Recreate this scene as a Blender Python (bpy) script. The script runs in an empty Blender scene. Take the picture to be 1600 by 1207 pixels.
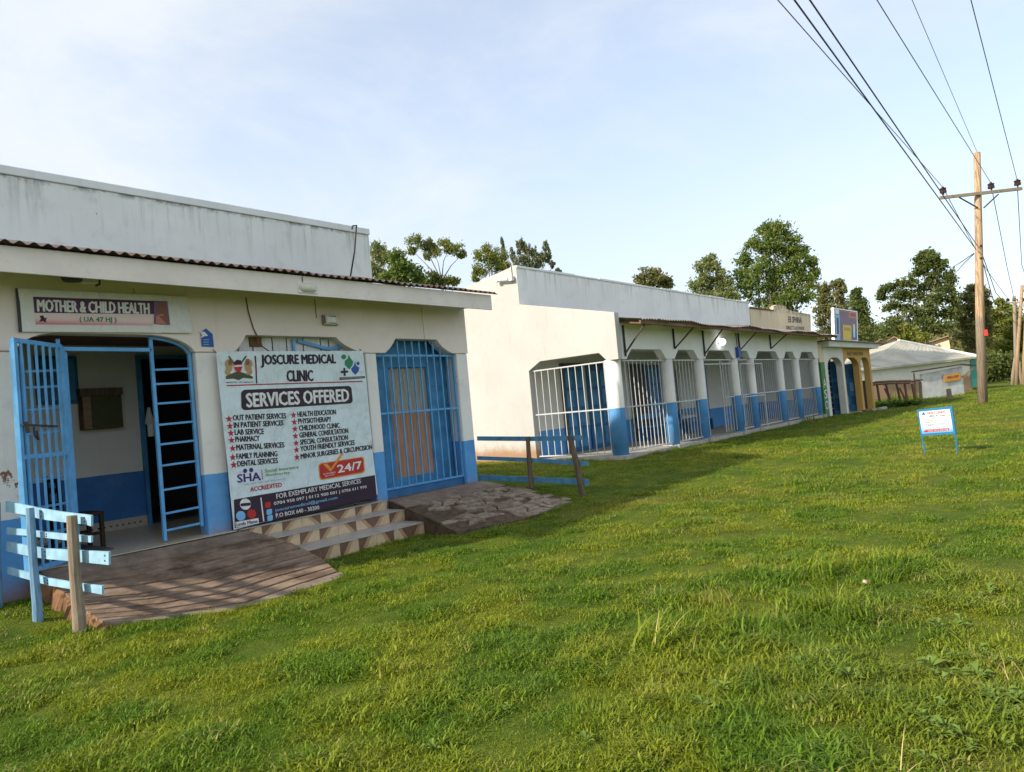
import bpy, bmesh, math, random
import numpy as np
from mathutils import Vector, Matrix
random.seed(7); RNG = np.random.default_rng(7)
SC = bpy.context.scene
COL = SC.collection

# ------------------------------------------------------------------ camera, sky, sun, exposure
F_PX, CX, CY = 1130.0, 800.0, 603.5
YAW, PITCH, ROLL = math.radians(39.097), math.radians(1.961), math.radians(-5.229)
_f = np.array([math.cos(PITCH)*math.cos(YAW), math.cos(PITCH)*math.sin(YAW), math.sin(PITCH)])
_r = np.array([math.sin(YAW), -math.cos(YAW), 0.0]); _u = np.cross(_r, _f)
R_ = math.cos(ROLL)*_r + math.sin(ROLL)*_u
U_ = -math.sin(ROLL)*_r + math.cos(ROLL)*_u
cam = bpy.data.cameras.new('camera'); camo = bpy.data.objects.new('camera', cam); COL.objects.link(camo)
cam.lens = 36*F_PX/1600; cam.sensor_width = 36; cam.clip_start = 0.05; cam.clip_end = 6000
camo.matrix_world = Matrix(((R_[0], U_[0], -_f[0], 0), (R_[1], U_[1], -_f[1], 0), (R_[2], U_[2], -_f[2], 0), (0, 0, 0, 1)))
SC.camera = camo

SUN_EL, SUN_AZ = math.radians(30), math.radians(24)          # azimuth: from -X towards +Y
sun_dir = Vector((-math.cos(SUN_EL)*math.cos(SUN_AZ), math.cos(SUN_EL)*math.sin(SUN_AZ), math.sin(SUN_EL)))
sl = bpy.data.lights.new('sun', 'SUN'); so = bpy.data.objects.new('sun', sl); COL.objects.link(so)
sl.energy = 2.6; sl.angle = math.radians(1.5); sl.color = (1.0, 0.90, 0.75)
so.rotation_euler = sun_dir.to_track_quat('Z', 'Y').to_euler(); so.location = (0, 0, 30)

W = bpy.data.worlds.new('World'); SC.world = W; W.use_nodes = True
def build_world():
    nt = W.node_tree; N = nt.nodes; L = nt.links; N.clear()
    out = N.new('ShaderNodeOutputWorld'); bg = N.new('ShaderNodeBackground'); L.new(bg.outputs[0], out.inputs[0])
    bg.inputs[1].default_value = 0.15
    sky = N.new('ShaderNodeTexSky'); sky.sky_type = 'NISHITA'; sky.sun_disc = False
    sky.sun_elevation = SUN_EL
    sky.sun_rotation = math.atan2(sun_dir.x, sun_dir.y)
    sky.air_density = 1.0; sky.dust_density = 1.5; sky.ozone_density = 1.2; sky.altitude = 1500
    tc = N.new('ShaderNodeTexCoord')
    sep = N.new('ShaderNodeSeparateXYZ'); L.new(tc.outputs['Generated'], sep.inputs[0])
    # clouds on a flat layer: direction divided by its height
    zz = N.new('ShaderNodeMath'); zz.operation = 'MAXIMUM'; L.new(sep.outputs[2], zz.inputs[0]); zz.inputs[1].default_value = 0.0
    za = N.new('ShaderNodeMath'); za.operation = 'ADD'; L.new(zz.outputs[0], za.inputs[0]); za.inputs[1].default_value = 0.22
    dv = N.new('ShaderNodeVectorMath'); dv.operation = 'SCALE'
    iv = N.new('ShaderNodeMath'); iv.operation = 'DIVIDE'; iv.inputs[0].default_value = 1.0; L.new(za.outputs[0], iv.inputs[1])
    L.new(tc.outputs['Generated'], dv.inputs[0]); L.new(iv.outputs[0], dv.inputs['Scale'])
    n1 = N.new('ShaderNodeTexNoise'); n1.inputs['Scale'].default_value = 1.5; n1.inputs['Detail'].default_value = 7; n1.inputs['Roughness'].default_value = 0.62
    n1.inputs['Distortion'].default_value = 0.35
    L.new(dv.outputs[0], n1.inputs[0])
    dot = N.new('ShaderNodeVectorMath'); dot.operation = 'DOT_PRODUCT'; L.new(tc.outputs['Generated'], dot.inputs[0])
    dot.inputs[1].default_value = (sun_dir.x, sun_dir.y, 0.0)
    ad = N.new('ShaderNodeMath'); ad.operation = 'MULTIPLY_ADD'; L.new(dot.outputs['Value'], ad.inputs[0]); ad.inputs[1].default_value = 0.42; L.new(n1.outputs[0], ad.inputs[2])
    mr = N.new('ShaderNodeMapRange'); mr.interpolation_type = 'SMOOTHSTEP'; L.new(ad.outputs[0], mr.inputs[0])
    mr.inputs[1].default_value = 0.16; mr.inputs[2].default_value = 0.74; mr.inputs[3].default_value = 0.0; mr.inputs[4].default_value = 0.92
    mx = N.new('ShaderNodeMix'); mx.data_type = 'RGBA'; L.new(mr.outputs[0], mx.inputs[0])
    # thin veil near the horizon
    hz = N.new('ShaderNodeMapRange'); L.new(zz.outputs[0], hz.inputs[0]); hz.inputs[1].default_value = 0.0; hz.inputs[2].default_value = 0.42
    hz.inputs[3].default_value = 0.85; hz.inputs[4].default_value = 0.50; hz.interpolation_type = 'SMOOTHSTEP'
    mh = N.new('ShaderNodeMix'); mh.data_type = 'RGBA'; L.new(hz.outputs[0], mh.inputs[0])
    L.new(sky.outputs[0], mh.inputs[6]); mh.inputs[7].default_value = (2.22, 2.30, 2.30, 1)
    L.new(mh.outputs[2], mx.inputs[6]); mx.inputs[7].default_value = (2.62, 2.72, 2.77, 1)
    L.new(mx.outputs[2], bg.inputs[0])
build_world()
SC.view_settings.view_transform = 'Standard'; SC.view_settings.look = 'None'
SC.view_settings.gamma = 1.0; SC.view_settings.use_curve_mapping = False
SC.view_settings.exposure = 1.3

# ------------------------------------------------------------------ picture point -> place
def _ray(x, y): return (x-CX)/F_PX*R_ - (y-CY)/F_PX*U_ + _f
def onY(x, y, Y): d = _ray(x, y); return Vector(d*(Y/d[1]))
def onX(x, y, X): d = _ray(x, y); return Vector(d*(X/d[0]))
def onZ(x, y, Z): d = _ray(x, y); return Vector(d*(Z/d[2]))
def onP(x, y, p0, n):
    d = Vector(_ray(x, y)); return d*(Vector(p0).dot(Vector(n))/d.dot(Vector(n)))
def onD(x, y, D):                     # at horizontal distance D from the camera
    d = Vector(_ray(x, y)); return d*(D/math.hypot(d.x, d.y))

# ------------------------------------------------------------------ mesh building
class MB:
    def __init__(s): s.v = []; s.f = []; s.m = []
    def face(s, pts, m=0):
        b = len(s.v); s.v += [tuple(p) for p in pts]; s.f.append(tuple(range(b, b+len(pts)))); s.m.append(m)
    def hexa(s, p, m=0):              # p: 8 corners, bottom ring 0-3, top ring 4-7
        b = len(s.v); s.v += [tuple(q) for q in p]
        for f in ((3, 2, 1, 0), (4, 5, 6, 7), (0, 1, 5, 4), (1, 2, 6, 5), (2, 3, 7, 6), (3, 0, 4, 7)):
            s.f.append(tuple(b+i for i in f)); s.m.append(m)
    def box(s, x0, x1, y0, y1, z0, z1, m=0):
        s.hexa([(x0, y0, z0), (x1, y0, z0), (x1, y1, z0), (x0, y1, z0), (x0, y0, z1), (x1, y0, z1), (x1, y1, z1), (x0, y1, z1)], m)
    def beam(s, a, b, w, h, up=(0, 0, 1), m=0, w2=None, h2=None):
        a = Vector(a); b = Vector(b); d = (b-a).normalized(); up = Vector(up)
        if abs(d.dot(up)) > .98: up = Vector((1, 0, 0))
        sx = d.cross(up).normalized(); uz = sx.cross(d).normalized()
        w2 = w if w2 is None else w2; h2 = h if h2 is None else h2
        P = []
        for c, ww, hh in ((a, w, h), (b, w2, h2)):
            P += [c-sx*ww/2-uz*hh/2, c+sx*ww/2-uz*hh/2, c+sx*ww/2+uz*hh/2, c-sx*ww/2+uz*hh/2]
        s.hexa(P, m)
    def tube(s, pts, r, n=8, m=0, cap=True):
        pts = [Vector(p) for p in pts]; k = len(pts)
        rr = r if isinstance(r, (list, tuple)) else [r]*k
        b = len(s.v); prev = None
        for i, p in enumerate(pts):
            t = (pts[min(i+1, k-1)]-pts[max(i-1, 0)]).normalized()
            ref = prev if prev is not None else (Vector((0, 0, 1)) if abs(t.z) < .9 else Vector((1, 0, 0)))
            sx = (ref - t*ref.dot(t)).normalized(); prev = sx; sy = t.cross(sx)
            for j in range(n):
                a = 2*math.pi*j/n; s.v.append(tuple(p+sx*math.cos(a)*rr[i]+sy*math.sin(a)*rr[i]))
        for i in range(k-1):
            for j in range(n):
                s.f.append((b+i*n+j, b+i*n+(j+1) % n, b+(i+1)*n+(j+1) % n, b+(i+1)*n+j)); s.m.append(m)
        if cap:
            s.f.append(tuple(b+j for j in reversed(range(n)))); s.m.append(m)
            s.f.append(tuple(b+(k-1)*n+j for j in range(n))); s.m.append(m)
    def prism(s, poly, fn0, fn1, m=0):  # poly: list of 2-D points, fn0/fn1 map to both faces
        n = len(poly); b = len(s.v)
        s.v += [tuple(fn0(p)) for p in poly] + [tuple(fn1(p)) for p in poly]
        s.f.append(tuple(b+i for i in range(n))); s.m.append(m)
        s.f.append(tuple(b+n+i for i in reversed(range(n)))); s.m.append(m)
        for i in range(n):
            j = (i+1) % n
            s.f.append((b+i, b+n+i, b+n+j, b+j)); s.m.append(m)
    def prismY(s, poly, y0, y1, m=0): s.prism(poly, lambda p: (p[0], y0, p[1]), lambda p: (p[0], y1, p[1]), m)
    def prismX(s, poly, x0, x1, m=0): s.prism(poly, lambda p: (x0, p[0], p[1]), lambda p: (x1, p[0], p[1]), m)
    def build(s, name, mat, parent=None, bevel=0, smooth=False, normals=True):
        me = bpy.data.meshes.new(name); me.from_pydata(s.v, [], s.f)
        mats = mat if isinstance(mat, (list, tuple)) else [mat]
        for q in mats: me.materials.append(q)
        if len(mats) > 1: me.polygons.foreach_set('material_index', s.m)
        if normals:
            bm = bmesh.new(); bm.from_mesh(me); bmesh.ops.recalc_face_normals(bm, faces=bm.faces); bm.to_mesh(me); bm.free()
        if smooth: me.polygons.foreach_set('use_smooth', [True]*len(me.polygons))
        o = bpy.data.objects.new(name, me); COL.objects.link(o)
        if parent is not None: attach(o, parent)
        if bevel:
            bv = o.modifiers.new('bevel', 'BEVEL'); bv.width = bevel; bv.segments = 2; bv.limit_method = 'ANGLE'; bv.angle_limit = .6
        return o
WLOC = {}
def wloc(o):
    v = Vector((0, 0, 0))
    while o is not None: v += o.location; o = o.parent
    return v
def attach(o, parent): o.parent = parent; o.location = o.location - wloc(parent)
def tag(o, label=None, cat=None, group=None, kind=None):
    for k, v in (('label', label), ('category', cat), ('group', group), ('kind', kind)):
        if v: o[k] = v
    return o
def empty(name, loc, label, cat, group=None):
    o = bpy.data.objects.new(name, None); COL.objects.link(o); o.location = loc; o.empty_display_size = .2
    return tag(o, label, cat, group)
def dup(o, shift, parent=None):
    c = o.copy(); COL.objects.link(c); c.location = o.location + Vector(shift)
    if parent is not None: c.parent = parent
    return c

# ------------------------------------------------------------------ materials
MATS = {}
class NT:
    def __init__(s, name):
        s.mat = bpy.data.materials.new(name); s.mat.use_nodes = True; s.t = s.mat.node_tree; s.N = s.t.nodes; s.L = s.t.links
        s.b = s.N['Principled BSDF']; s.out = s.N['Material Output']
    def n(s, kind, **kw):
        q = s.N.new('ShaderNode'+kind)
        for k, v in kw.items(): setattr(q, k, v)
        return q
    def link(s, a, b): s.L.new(a, b)
    def pos(s):
        if not hasattr(s, '_p'): s._p = s.n('NewGeometry')
        return s._p.outputs['Position']
    def noise(s, scale, detail=4, rough=.55, vec=None, stretch=None, dist=0):
        q = s.n('TexNoise'); q.inputs['Scale'].default_value = scale; q.inputs['Detail'].default_value = detail
        q.inputs['Roughness'].default_value = rough; q.inputs['Distortion'].default_value = dist
        v = vec or s.pos()
        if stretch:
            m = s.n('Mapping'); m.inputs['Scale'].default_value = stretch; s.link(v, m.inputs[0]); v = m.outputs[0]
        s.link(v, q.inputs['Vector']); return q.outputs[0]
    def rng(s, x, a, b, c=0., d=1., smooth=True):
        q = s.n('MapRange'); q.interpolation_type = 'SMOOTHSTEP' if smooth else 'LINEAR'
        s.link(x, q.inputs[0])
        for i, v in enumerate((a, b, c, d)): q.inputs[i+1].default_value = v
        return q.outputs[0]
    def math(s, op, a, b=0.0, c=None):
        q = s.n('Math', operation=op)
        for i, v in enumerate((a, b, c)):
            if v is None: continue
            if isinstance(v, (int, float)): q.inputs[i].default_value = v
            else: s.link(v, q.inputs[i])
        return q.outputs[0]
    def mix(s, fac, a, b, mode='MIX'):
        q = s.n('Mix', data_type='RGBA', blend_type=mode)
        for i, v in ((0, fac), (6, a), (7, b)):
            if isinstance(v, (int, float)): q.inputs[i].default_value = v
            elif isinstance(v, tuple): q.inputs[i].default_value = (*v, 1)[:4]
            else: s.link(v, q.inputs[i])
        return q.outputs[2]
    def sep(s):
        if not hasattr(s, '_s'): s._s = s.n('SeparateXYZ'); s.link(s.pos(), s._s.inputs[0])
        return s._s.outputs
    def bump(s, h, strength=.3, dist=.01):
        q = s.n('Bump'); q.inputs['Strength'].default_value = strength; q.inputs['Distance'].default_value = dist
        s.link(h, q.inputs['Height']); s.link(q.outputs[0], s.b.inputs['Normal'])
    def done(s, col, rough=.7, spec=.3, metal=0):
        if isinstance(col, tuple): s.b.inputs['Base Color'].default_value = (*col, 1)[:4]
        else: s.link(col, s.b.inputs['Base Color'])
        if isinstance(rough, (int, float)): s.b.inputs['Roughness'].default_value = rough
        else: s.link(rough, s.b.inputs['Roughness'])
        s.b.inputs['Specular IOR Level'].default_value = spec; s.b.inputs['Metallic'].default_value = metal
        MATS[s.mat.name] = s.mat; return s.mat

def paint(name, col, var=.12, dirt=.25, dirtcol=(.12, .08, .05), rough=.55, scale=6, bump=.12, metal=0, worn=None):
    t = NT(name)
    n1 = t.noise(scale, 5); n2 = t.noise(scale*5.3, 4, .6)
    c = t.mix(t.rng(n1, .3, .7), tuple(x*(1-var) for x in col), tuple(min(1, x*(1+var)) for x in col))
    c = t.mix(t.math('MULTIPLY', t.rng(n2, .55, .8), dirt), c, dirtcol)
    if worn: c = t.mix(t.rng(t.noise(scale*3.1, 6, .7), .62, .68), c, worn)
    t.bump(n2, bump, .006)
    return t.done(c, rough, .35, metal)

def plaster(name, base=(.80, .79, .76), zsplit=None, low=(.075, .25, .56), top=None, mud=None, streak=.55, blotch=.25, chip=.0, wob=.02, tint=None):
    t = NT(name); x, y, z = t.sep()
    big = t.noise(.7, 4, .6); mid = t.noise(3.1, 6, .65); fine = t.noise(28, 4, .6)
    c = t.mix(t.rng(big, .3, .72), tuple(q*.90 for q in base), base)
    c = t.mix(t.math('MULTIPLY', t.rng(mid, .52, .80), blotch), c, (.36, .35, .31))
    st = t.noise(1., 5, .7, stretch=(5.5, 5.5, .38))
    if top is not None:                     # rain streaks running down from the top edge
        fall = t.rng(z, top-1.0, top, 0, 1, False)
        m = t.math('MULTIPLY', t.rng(st, .47, .72), t.math('POWER', fall, 1.3))
        c = t.mix(t.math('MULTIPLY', m, streak), c, (.10, .095, .085))
        edge = t.math('MULTIPLY', t.rng(z, top-.10, top-.0, 0, 1), t.rng(t.noise(5, 5, .7), .42, .62))
        c = t.mix(t.math('MULTIPLY', edge, .7), c, (.11, .10, .09))
    else:
        c = t.mix(t.math('MULTIPLY', t.rng(st, .56, .8), streak*.35), c, (.24, .21, .17))
    if chip:
        ch = t.rng(t.noise(2.3, 7, .72), .70-chip*.1, .71-chip*.1)
        c = t.mix(ch, c, (.26, .13, .09))
    if zsplit is not None:
        zw = t.math('ADD', z, t.math('MULTIPLY', t.math('SUBTRACT', t.noise(4, 3), .5), wob))
        blue = t.mix(t.rng(mid, .3, .75), low, tuple(q*1.22 for q in low))
        blue = t.mix(t.math('MULTIPLY', t.rng(t.noise(9, 6, .7), .55, .75), .5), blue, (.06, .08, .11)); blue = t.mix(t.math('MULTIPLY', t.rng(t.noise(1.3, 6, .7), .45, .75), .45), blue, (.20, .33, .50))
        if chip: blue = t.mix(t.rng(t.noise(4.3, 7, .75), .69, .705), blue, (.42, .40, .36))
        c = t.mix(t.math('GREATER_THAN', zw, zsplit), blue, c)
    if mud is not None:                     # red soil splashed up the foot of the wall
        zm = t.math('ADD', z, t.math('MULTIPLY', t.math('SUBTRACT', t.noise(3.3, 5, .65), .5), .55))
        c = t.mix(t.math('MULTIPLY', t.rng(zm, mud, mud-.38), .85), c, (.33, .17, .075))
    t.bump(t.math('ADD', t.math('MULTIPLY', fine, .4), mid), .35, .012)
    return t.done(c, .85, .2)

def grain(name, a, b, stretch=(1, 14, 14), scale=3, rough=.8, bump=.4, dirt=0):
    t = NT(name); w = t.noise(scale, 6, .65, stretch=stretch, dist=.4); f = t.noise(scale*9, 4)
    c = t.mix(t.rng(w, .3, .72), a, b)
    if dirt: c = t.mix(t.math('MULTIPLY', t.rng(t.noise(1.7, 6, .7), .45, .68), dirt), c, (.06, .035, .022))
    c = t.mix(t.math('MULTIPLY', t.rng(f, .55, .8), .35), c, tuple(q*.5 for q in a))
    t.bump(t.math('ADD', w, t.math('MULTIPLY', f, .4)), bump, .01)
    return t.done(c, rough, .2)

def rusty(name, a=(.20, .17, .15), b=(.16, .075, .04), rough=.6):
    t = NT(name); n = t.noise(2.2, 7, .7)
    c = t.mix(t.rng(n, .40, .62), a, b); c = t.mix(t.math('MULTIPLY', t.rng(t.noise(17, 4), .55, .75), .4), c, (.05, .04, .035))
    t.bump(n, .2, .005); return t.done(c, rough, .4, .25)
def plain(name, col, rough=.6, spec=.3, metal=0, emit=0):
    t = NT(name); n = t.noise(14, 4)
    c = t.mix(t.rng(n, .3, .7), tuple(q*.9 for q in col), tuple(min(1, q*1.06) for q in col))
    m = t.done(c, rough, spec, metal)
    if emit: t.b.inputs['Emission Color'].default_value = (*col, 1); t.b.inputs['Emission Strength'].default_value = emit
    return m

BLUE = (.105, .325, .66)
m_wall1 = plaster('white_plaster_blue_dado', base=(.86, .83, .79), zsplit=-.49, low=BLUE, chip=.35, blotch=.28, mud=-1.12, wob=.035)
m_wall1b = plaster('white_plaster_low_blue_dado', base=(.86, .84, .81), zsplit=-.70, low=BLUE, chip=.9, blotch=.35, mud=-1.25, wob=.05)
m_lint1 = plaster('white_lintel_plaster', base=(.88, .765, .70), blotch=.15, streak=.5)
m_par1 = plaster('parapet_plaster', base=(.90, .90, .88), top=4.14, streak=.60, blotch=.3, chip=.04)
m_cope1 = plaster('coping_plaster', base=(.86, .87, .87), blotch=.25)
m_in1 = plaster('inner_wall_plaster', zsplit=-.42, low=(.05, .17, .45), blotch=.15)
m_dark = plain('dim_room_tone', (.10, .095, .09), .9)  # dark tone; on the inner room and doorway panel it stands for missing light
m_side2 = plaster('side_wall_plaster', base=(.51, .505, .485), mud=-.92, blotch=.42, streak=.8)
m_lint2 = plaster('verandah_front_plaster', base=(.87, .86, .84), blotch=.15, streak=.3)
m_col2 = plaster('column_plaster', zsplit=-.18, low=(.095, .30, .62), base=(.86, .84, .79), blotch=.2, wob=.015)
m_par2 = plaster('long_parapet_plaster', base=(.90, .90, .89), top=4.12, streak=.45, blotch=.2)
m_in2 = plaster('verandah_back_plaster', zsplit=-.66, low=(.085, .28, .60), base=(.74, .73, .70), blotch=.15)
m_cream = plaster('cream_plaster', base=(.76, .64, .44), top=3.9, streak=.75, blotch=.35)
m_porchw = plaster('porch_white_plaster', base=(.74, .73, .69), blotch=.25)
m_ochre = plaster('porch_ochre_plaster', base=(.58, .36, .11), blotch=.25)
m_green = paint('green_paint', (.05, .17, .035), dirt=.2)
m_fascia = paint('cream_fascia_paint', (.80, .715, .665), .06, .18, (.25, .2, .15), .6, 2.5)
m_blue = paint('sky_blue_gloss', (.11, .35, .66), .14, .35, (.10, .11, .13), .42, 5, .1)
m_bluedoor = paint('blue_door_paint', (.055, .235, .46), .22, .40, (.02, .05, .09), .5, 3, .1)
m_bluedk = paint('deep_blue_door_paint', (.028, .13, .30), .15, .3, (.01, .03, .07), .5, 3, .1)
m_pale = paint('weathered_pale_blue_paint', (.27, .47, .62), .15, .35, (.25, .22, .18), .7, 7, .2, worn=(.40, .33, .24))
m_railblue = paint('faded_blue_rail_paint', (.09, .27, .45), .2, .45, (.12, .1, .08), .7, 6, .2)
m_whitebar = paint('white_bar_paint', (.50, .52, .53), .06, .2, (.3, .2, .15), .45, 8, .05)
m_bluebar = paint('blue_bar_paint', (.17, .37, .62), .08, .2, (.1, .1, .12), .45, 8, .05)
m_wood = grain('grey_post_wood', (.20, .155, .11), (.33, .27, .20), (9, 9, .8), 3)
m_postblue = grain('blue_washed_post_wood', (.10, .22, .36), (.22, .36, .50), (9, 9, .8), 3)
m_darkwood = grain('dark_post_wood', (.09, .065, .045), (.19, .145, .10), (9, 9, .8), 3)
m_pole = grain('utility_pole_wood', (.28, .18, .11), (.44, .31, .20), (12, 12, .35), 2.2)
m_polegrey = grain('weathered_pole_wood', (.20, .16, .12), (.34, .28, .21), (12, 12, .35), 2.2)
m_chair = grain('dark_chair_wood', (.02, .012, .008), (.05, .03, .02), (9, 9, 1), 3)
m_brownwood = grain('brown_cabinet_wood', (.10, .055, .025), (.19, .11, .05), (12, 12, 1), 3)
m_timber = grain('rafter_wood', (.16, .085, .055), (.27, .16, .11), (1, 12, 12), 3)
m_ramp = grain('muddy_ramp', (.145, .098, .068), (.30, .215, .155), (1.2, 3.5, 3), 2.4, .9, .9, .75)
m_slab = grain('cement_screed', (.18, .135, .10), (.29, .225, .17), (1.5, 1.5, 1.5), 3, .9, .6, .35)
m_cement = grain('pale_cement', (.36, .33, .28), (.50, .47, .41), (2, 2, 2), 3, .9, .5, .2)
m_mud = grain('red_mud', (.15, .08, .045), (.28, .155, .08), (2, 2, 2), 3, .95, 1.0, .3)
m_soil = grain('dark_soil', (.06, .042, .028), (.145, .105, .07), (2, 2, 2), 4, .95, 1.2, .3)
m_stone = grain('patio_stone', (.16, .115, .08), (.36, .295, .225), (2, 2, 2), 4, .9, .9, .5)
m_tile = plain('cream_floor_tile', (.55, .48, .36), .25, .5)
m_skirt = plain('patterned_skirting', (.55, .50, .42), .3, .5)
m_t_cream = plain('step_tile_cream', (.58, .44, .28), .3, .5)
m_t_tan = plain('step_tile_tan', (.42, .27, .155), .3, .5)
m_t_brown = plain('step_tile_brown', (.17, .095, .062), .3, .5)
m_t_grey = grain('step_tread_grey', (.34, .31, .28), (.50, .47, .43), (1.4, 6, 3), 3, .35, .05, .25)
m_iron = rusty('rusty_corrugated_iron', (.085, .075, .068), (.09, .045, .027))
m_iron2 = rusty('weathered_sheet_iron', (.28, .27, .26), (.20, .13, .09))
m_palesheet = paint('pale_sheet_iron', (.80, .81, .80), .12, .3, (.25, .17, .11), .5, 2.5, .05)
m_roofgrey = paint('grey_green_roof', (.44, .42, .34), .18, .35, (.20, .15, .10), .6, .8, .05)
m_roofred = paint('red_roof', (.33, .20, .15), .15, .3, (.15, .08, .06), .6, 1, .05)
m_steel = plain('dark_steel', (.035, .03, .03), .5, .4)
m_cable = plain('black_cable', (.02, .02, .025), .5)
m_wire = plain('aluminium_wire', (.16, .165, .18), .5, .5, .3)
m_glassw = plain('lamp_glass', (.72, .72, .70), .2, .5)
m_plastic = plain('cream_plastic', (.66, .62, .52), .4, .4)
def vinyl(name, col):
    t = NT(name); n = t.noise(1.6, 3, .5, dist=.6); st = t.noise(1., 4, .6, stretch=(1.2, 1.2, 4.5))
    c = t.mix(t.math('MULTIPLY', t.rng(st, .5, .75), .28), col, tuple(q*.72 for q in col)); c = t.mix(t.math('MULTIPLY', t.rng(t.noise(6, 5, .7), .55, .8), .2), c, (.40, .33, .24))
    t.bump(t.math('ADD', n, t.math('MULTIPLY', t.noise(4.5, 2, .5, stretch=(2.2, 2, .7)), .5)), .6, .16); return t.done(c, .42, .4)
m_vinyl = vinyl('pale_blue_vinyl', (.66, .76, .79))
m_vinyl2 = vinyl('white_vinyl', (.72, .70, .66))
m_ink = plain('plum_black_ink', (.035, .018, .035), .5)
m_plum = plain('plum_ink', (.085, .025, .085), .5)
m_redink = plain('crimson_ink', (.45, .025, .06), .5)
m_red = plain('red_ink', (.50, .03, .025), .5)
m_white = plain('white_ink', (.78, .77, .76), .5)
m_orange = plain('orange_ink', (.75, .30, .04), .5)
m_greenink = plain('green_ink', (.03, .24, .11), .5)
m_lime = plain('leaf_green_ink', (.13, .33, .04), .5)
m_blueink = plain('blue_ink', (.03, .10, .36), .5)
m_skyink = plain('light_blue_ink', (.20, .48, .76), .5)
m_purple = plain('purple_ink', (.075, .02, .18), .5)
m_gold = plain('tan_ink', (.46, .29, .13), .5)
m_olive = plain('olive_ink', (.08, .085, .04), .5)
m_yellow = plain('yellow_ink', (.72, .52, .02), .5)
m_skin = plain('brown_ink', (.24, .10, .06), .5)
m_mauve = plain('mauve_ink', (.20, .11, .20), .5)
m_coral = plain('coral_ink', (.55, .20, .16), .5)
m_curt_b = grain('rust_curtain', (.42, .215, .125), (.58, .33, .20), (14, 14, .8), 3, .9, .5)
m_curt_g = grain('grey_lace_curtain', (.28, .265, .22), (.46, .44, .38), (14, 14, .8), 3, .9, .5)
m_sack = grain('white_board_paint', (.60, .59, .56), (.74, .73, .71), (10, 10, .8), 3, .8, .3)
m_porc = plain('brown_porcelain', (.05, .02, .02), .2, .5)
m_teal = paint('teal_paint', (.05, .30, .27), .1, .2)
m_signblue = plain('sign_frame_blue', (.02, .17, .36), .4)
m_lit = plain('lit_lamp', (1, 1, 1), .4, .3, 0, 3.0)
m_bottle = plain('dark_goods', (.05, .035, .05), .5)
def pinkgrad():
    t = NT('pink_print'); x, y, z = t.sep()
    return t.done(t.mix(t.rng(z, 1.475, 1.60), (.62, .06, .14), (.80, .62, .60)), .5)
m_pink = pinkgrad()

# ------------------------------------------------------------------ ground
GP = np.array([(0, 0, -1.70), (2.8, 7.8, -1.76), (2.6, 9.4, -1.60), (1, 9, -1.62), (4, 6.7, -1.78), (5.4, 6.9, -1.79), (6.1, 8.3, -1.83), (7.6, 8.4, -1.82), (7.6, 7.3, -1.77),
    (8.6, 7.0, -1.74), (10.3, 6.7, -1.66), (10.65, 7.2, -1.62), (10.65, 8.4, -1.47), (10.9, 9.5, -1.42), (13, 9.5, -1.48), (13, 12, -1.45), (16.3, 9.5, -1.53), (16.2, 12, -1.48), (16, 15, -1.45),
    (24, 9.3, -1.56), (34, 9.2, -1.57), (37.8, 4.2, -1.6), (16, 2.5, -1.6), (20, 5, -1.6), (8, 3, -1.72), (5, 3, -1.72), (3, 4, -1.72), (50, 8, -1.6),
    (70, 5, -1.6), (30, 0, -1.6), (30, -15, -1.6), (-10, 5, -1.7), (5, -6, -1.75), (60, 30, -1.6), (20, 40, -1.6), (100, 40, -1.6), (100, -20, -1.6), (42, 9, -1.72)])
def gz(x, y):
    x = np.asarray(x, float); y = np.asarray(y, float); sh = x.shape
    x = x.ravel(); y = y.ravel()
    d2 = (x[:, None]-GP[None, :, 0])**2 + (y[:, None]-GP[None, :, 1])**2
    w = 1/(d2+.15)**1.6
    z = (w*GP[None, :, 2]).sum(1)/w.sum(1)
    r = np.hypot(x, y)
    amp = np.clip((r-2)/4, 0, 1)*.018*np.clip((6.5-y)/1.5, 0, 1)
    z = z + amp*(np.sin(1.9*x+.7*y)+np.sin(1.1*x-2.3*y+1)+.7*np.sin(3.7*x+2.9*y+2))*np.clip(1-r/60, 0, 1)
    return z.reshape(sh)
def g1(x, y): return float(gz(np.array([x]), np.array([y]))[0])

def ground_mat():
    t = NT('grassy_soil'); big = t.noise(.22, 5, .6); mid = t.noise(1.1, 6, .65); fine = t.noise(11, 5, .7); vf = t.noise(60, 3, .7)
    c = t.mix(t.rng(mid, .32, .68), (.065, .110, .011), (.125, .155, .017))
    c = t.mix(t.math('MULTIPLY', t.rng(big, .5, .68), .7), c, (.16, .155, .030))
    c = t.mix(t.math('MULTIPLY', t.rng(fine, .5, .75), .6), c, (.030, .060, .008))
    c = t.mix(t.math('MULTIPLY', t.rng(vf, .58, .8), .5), c, (.16, .15, .05))
    soil = t.math('MULTIPLY', t.rng(t.noise(.9, 6, .7), .62, .72), .55)
    c = t.mix(soil, c, (.085, .055, .030))
    t.bump(t.math('ADD', fine, t.math('MULTIPLY', vf, .6)), .9, .05)
    return t.done(c, .95, .1)
m_ground = ground_mat()
def axis(lo, hi, step, far, g=1.25):
    a = list(np.arange(lo, hi+1e-6, step)); s = step; v = hi
    while v < far: s *= g; v += s; a.append(v)
    s = step; v = lo
    while v > -far: s *= g; v -= s; a.insert(0, v)
    return np.array(a)
gx = axis(-4, 46, .35, 2600); gy = axis(-6, 16, .35, 2600)
XX, YY = np.meshgrid(gx, gy, indexing='ij'); ZZ = gz(XX, YY)
nx, ny = len(gx), len(gy)
idx = np.arange(nx*ny).reshape(nx, ny)
quads = np.stack([idx[:-1, :-1], idx[1:, :-1], idx[1:, 1:], idx[:-1, 1:]], -1).reshape(-1, 4)
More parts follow.
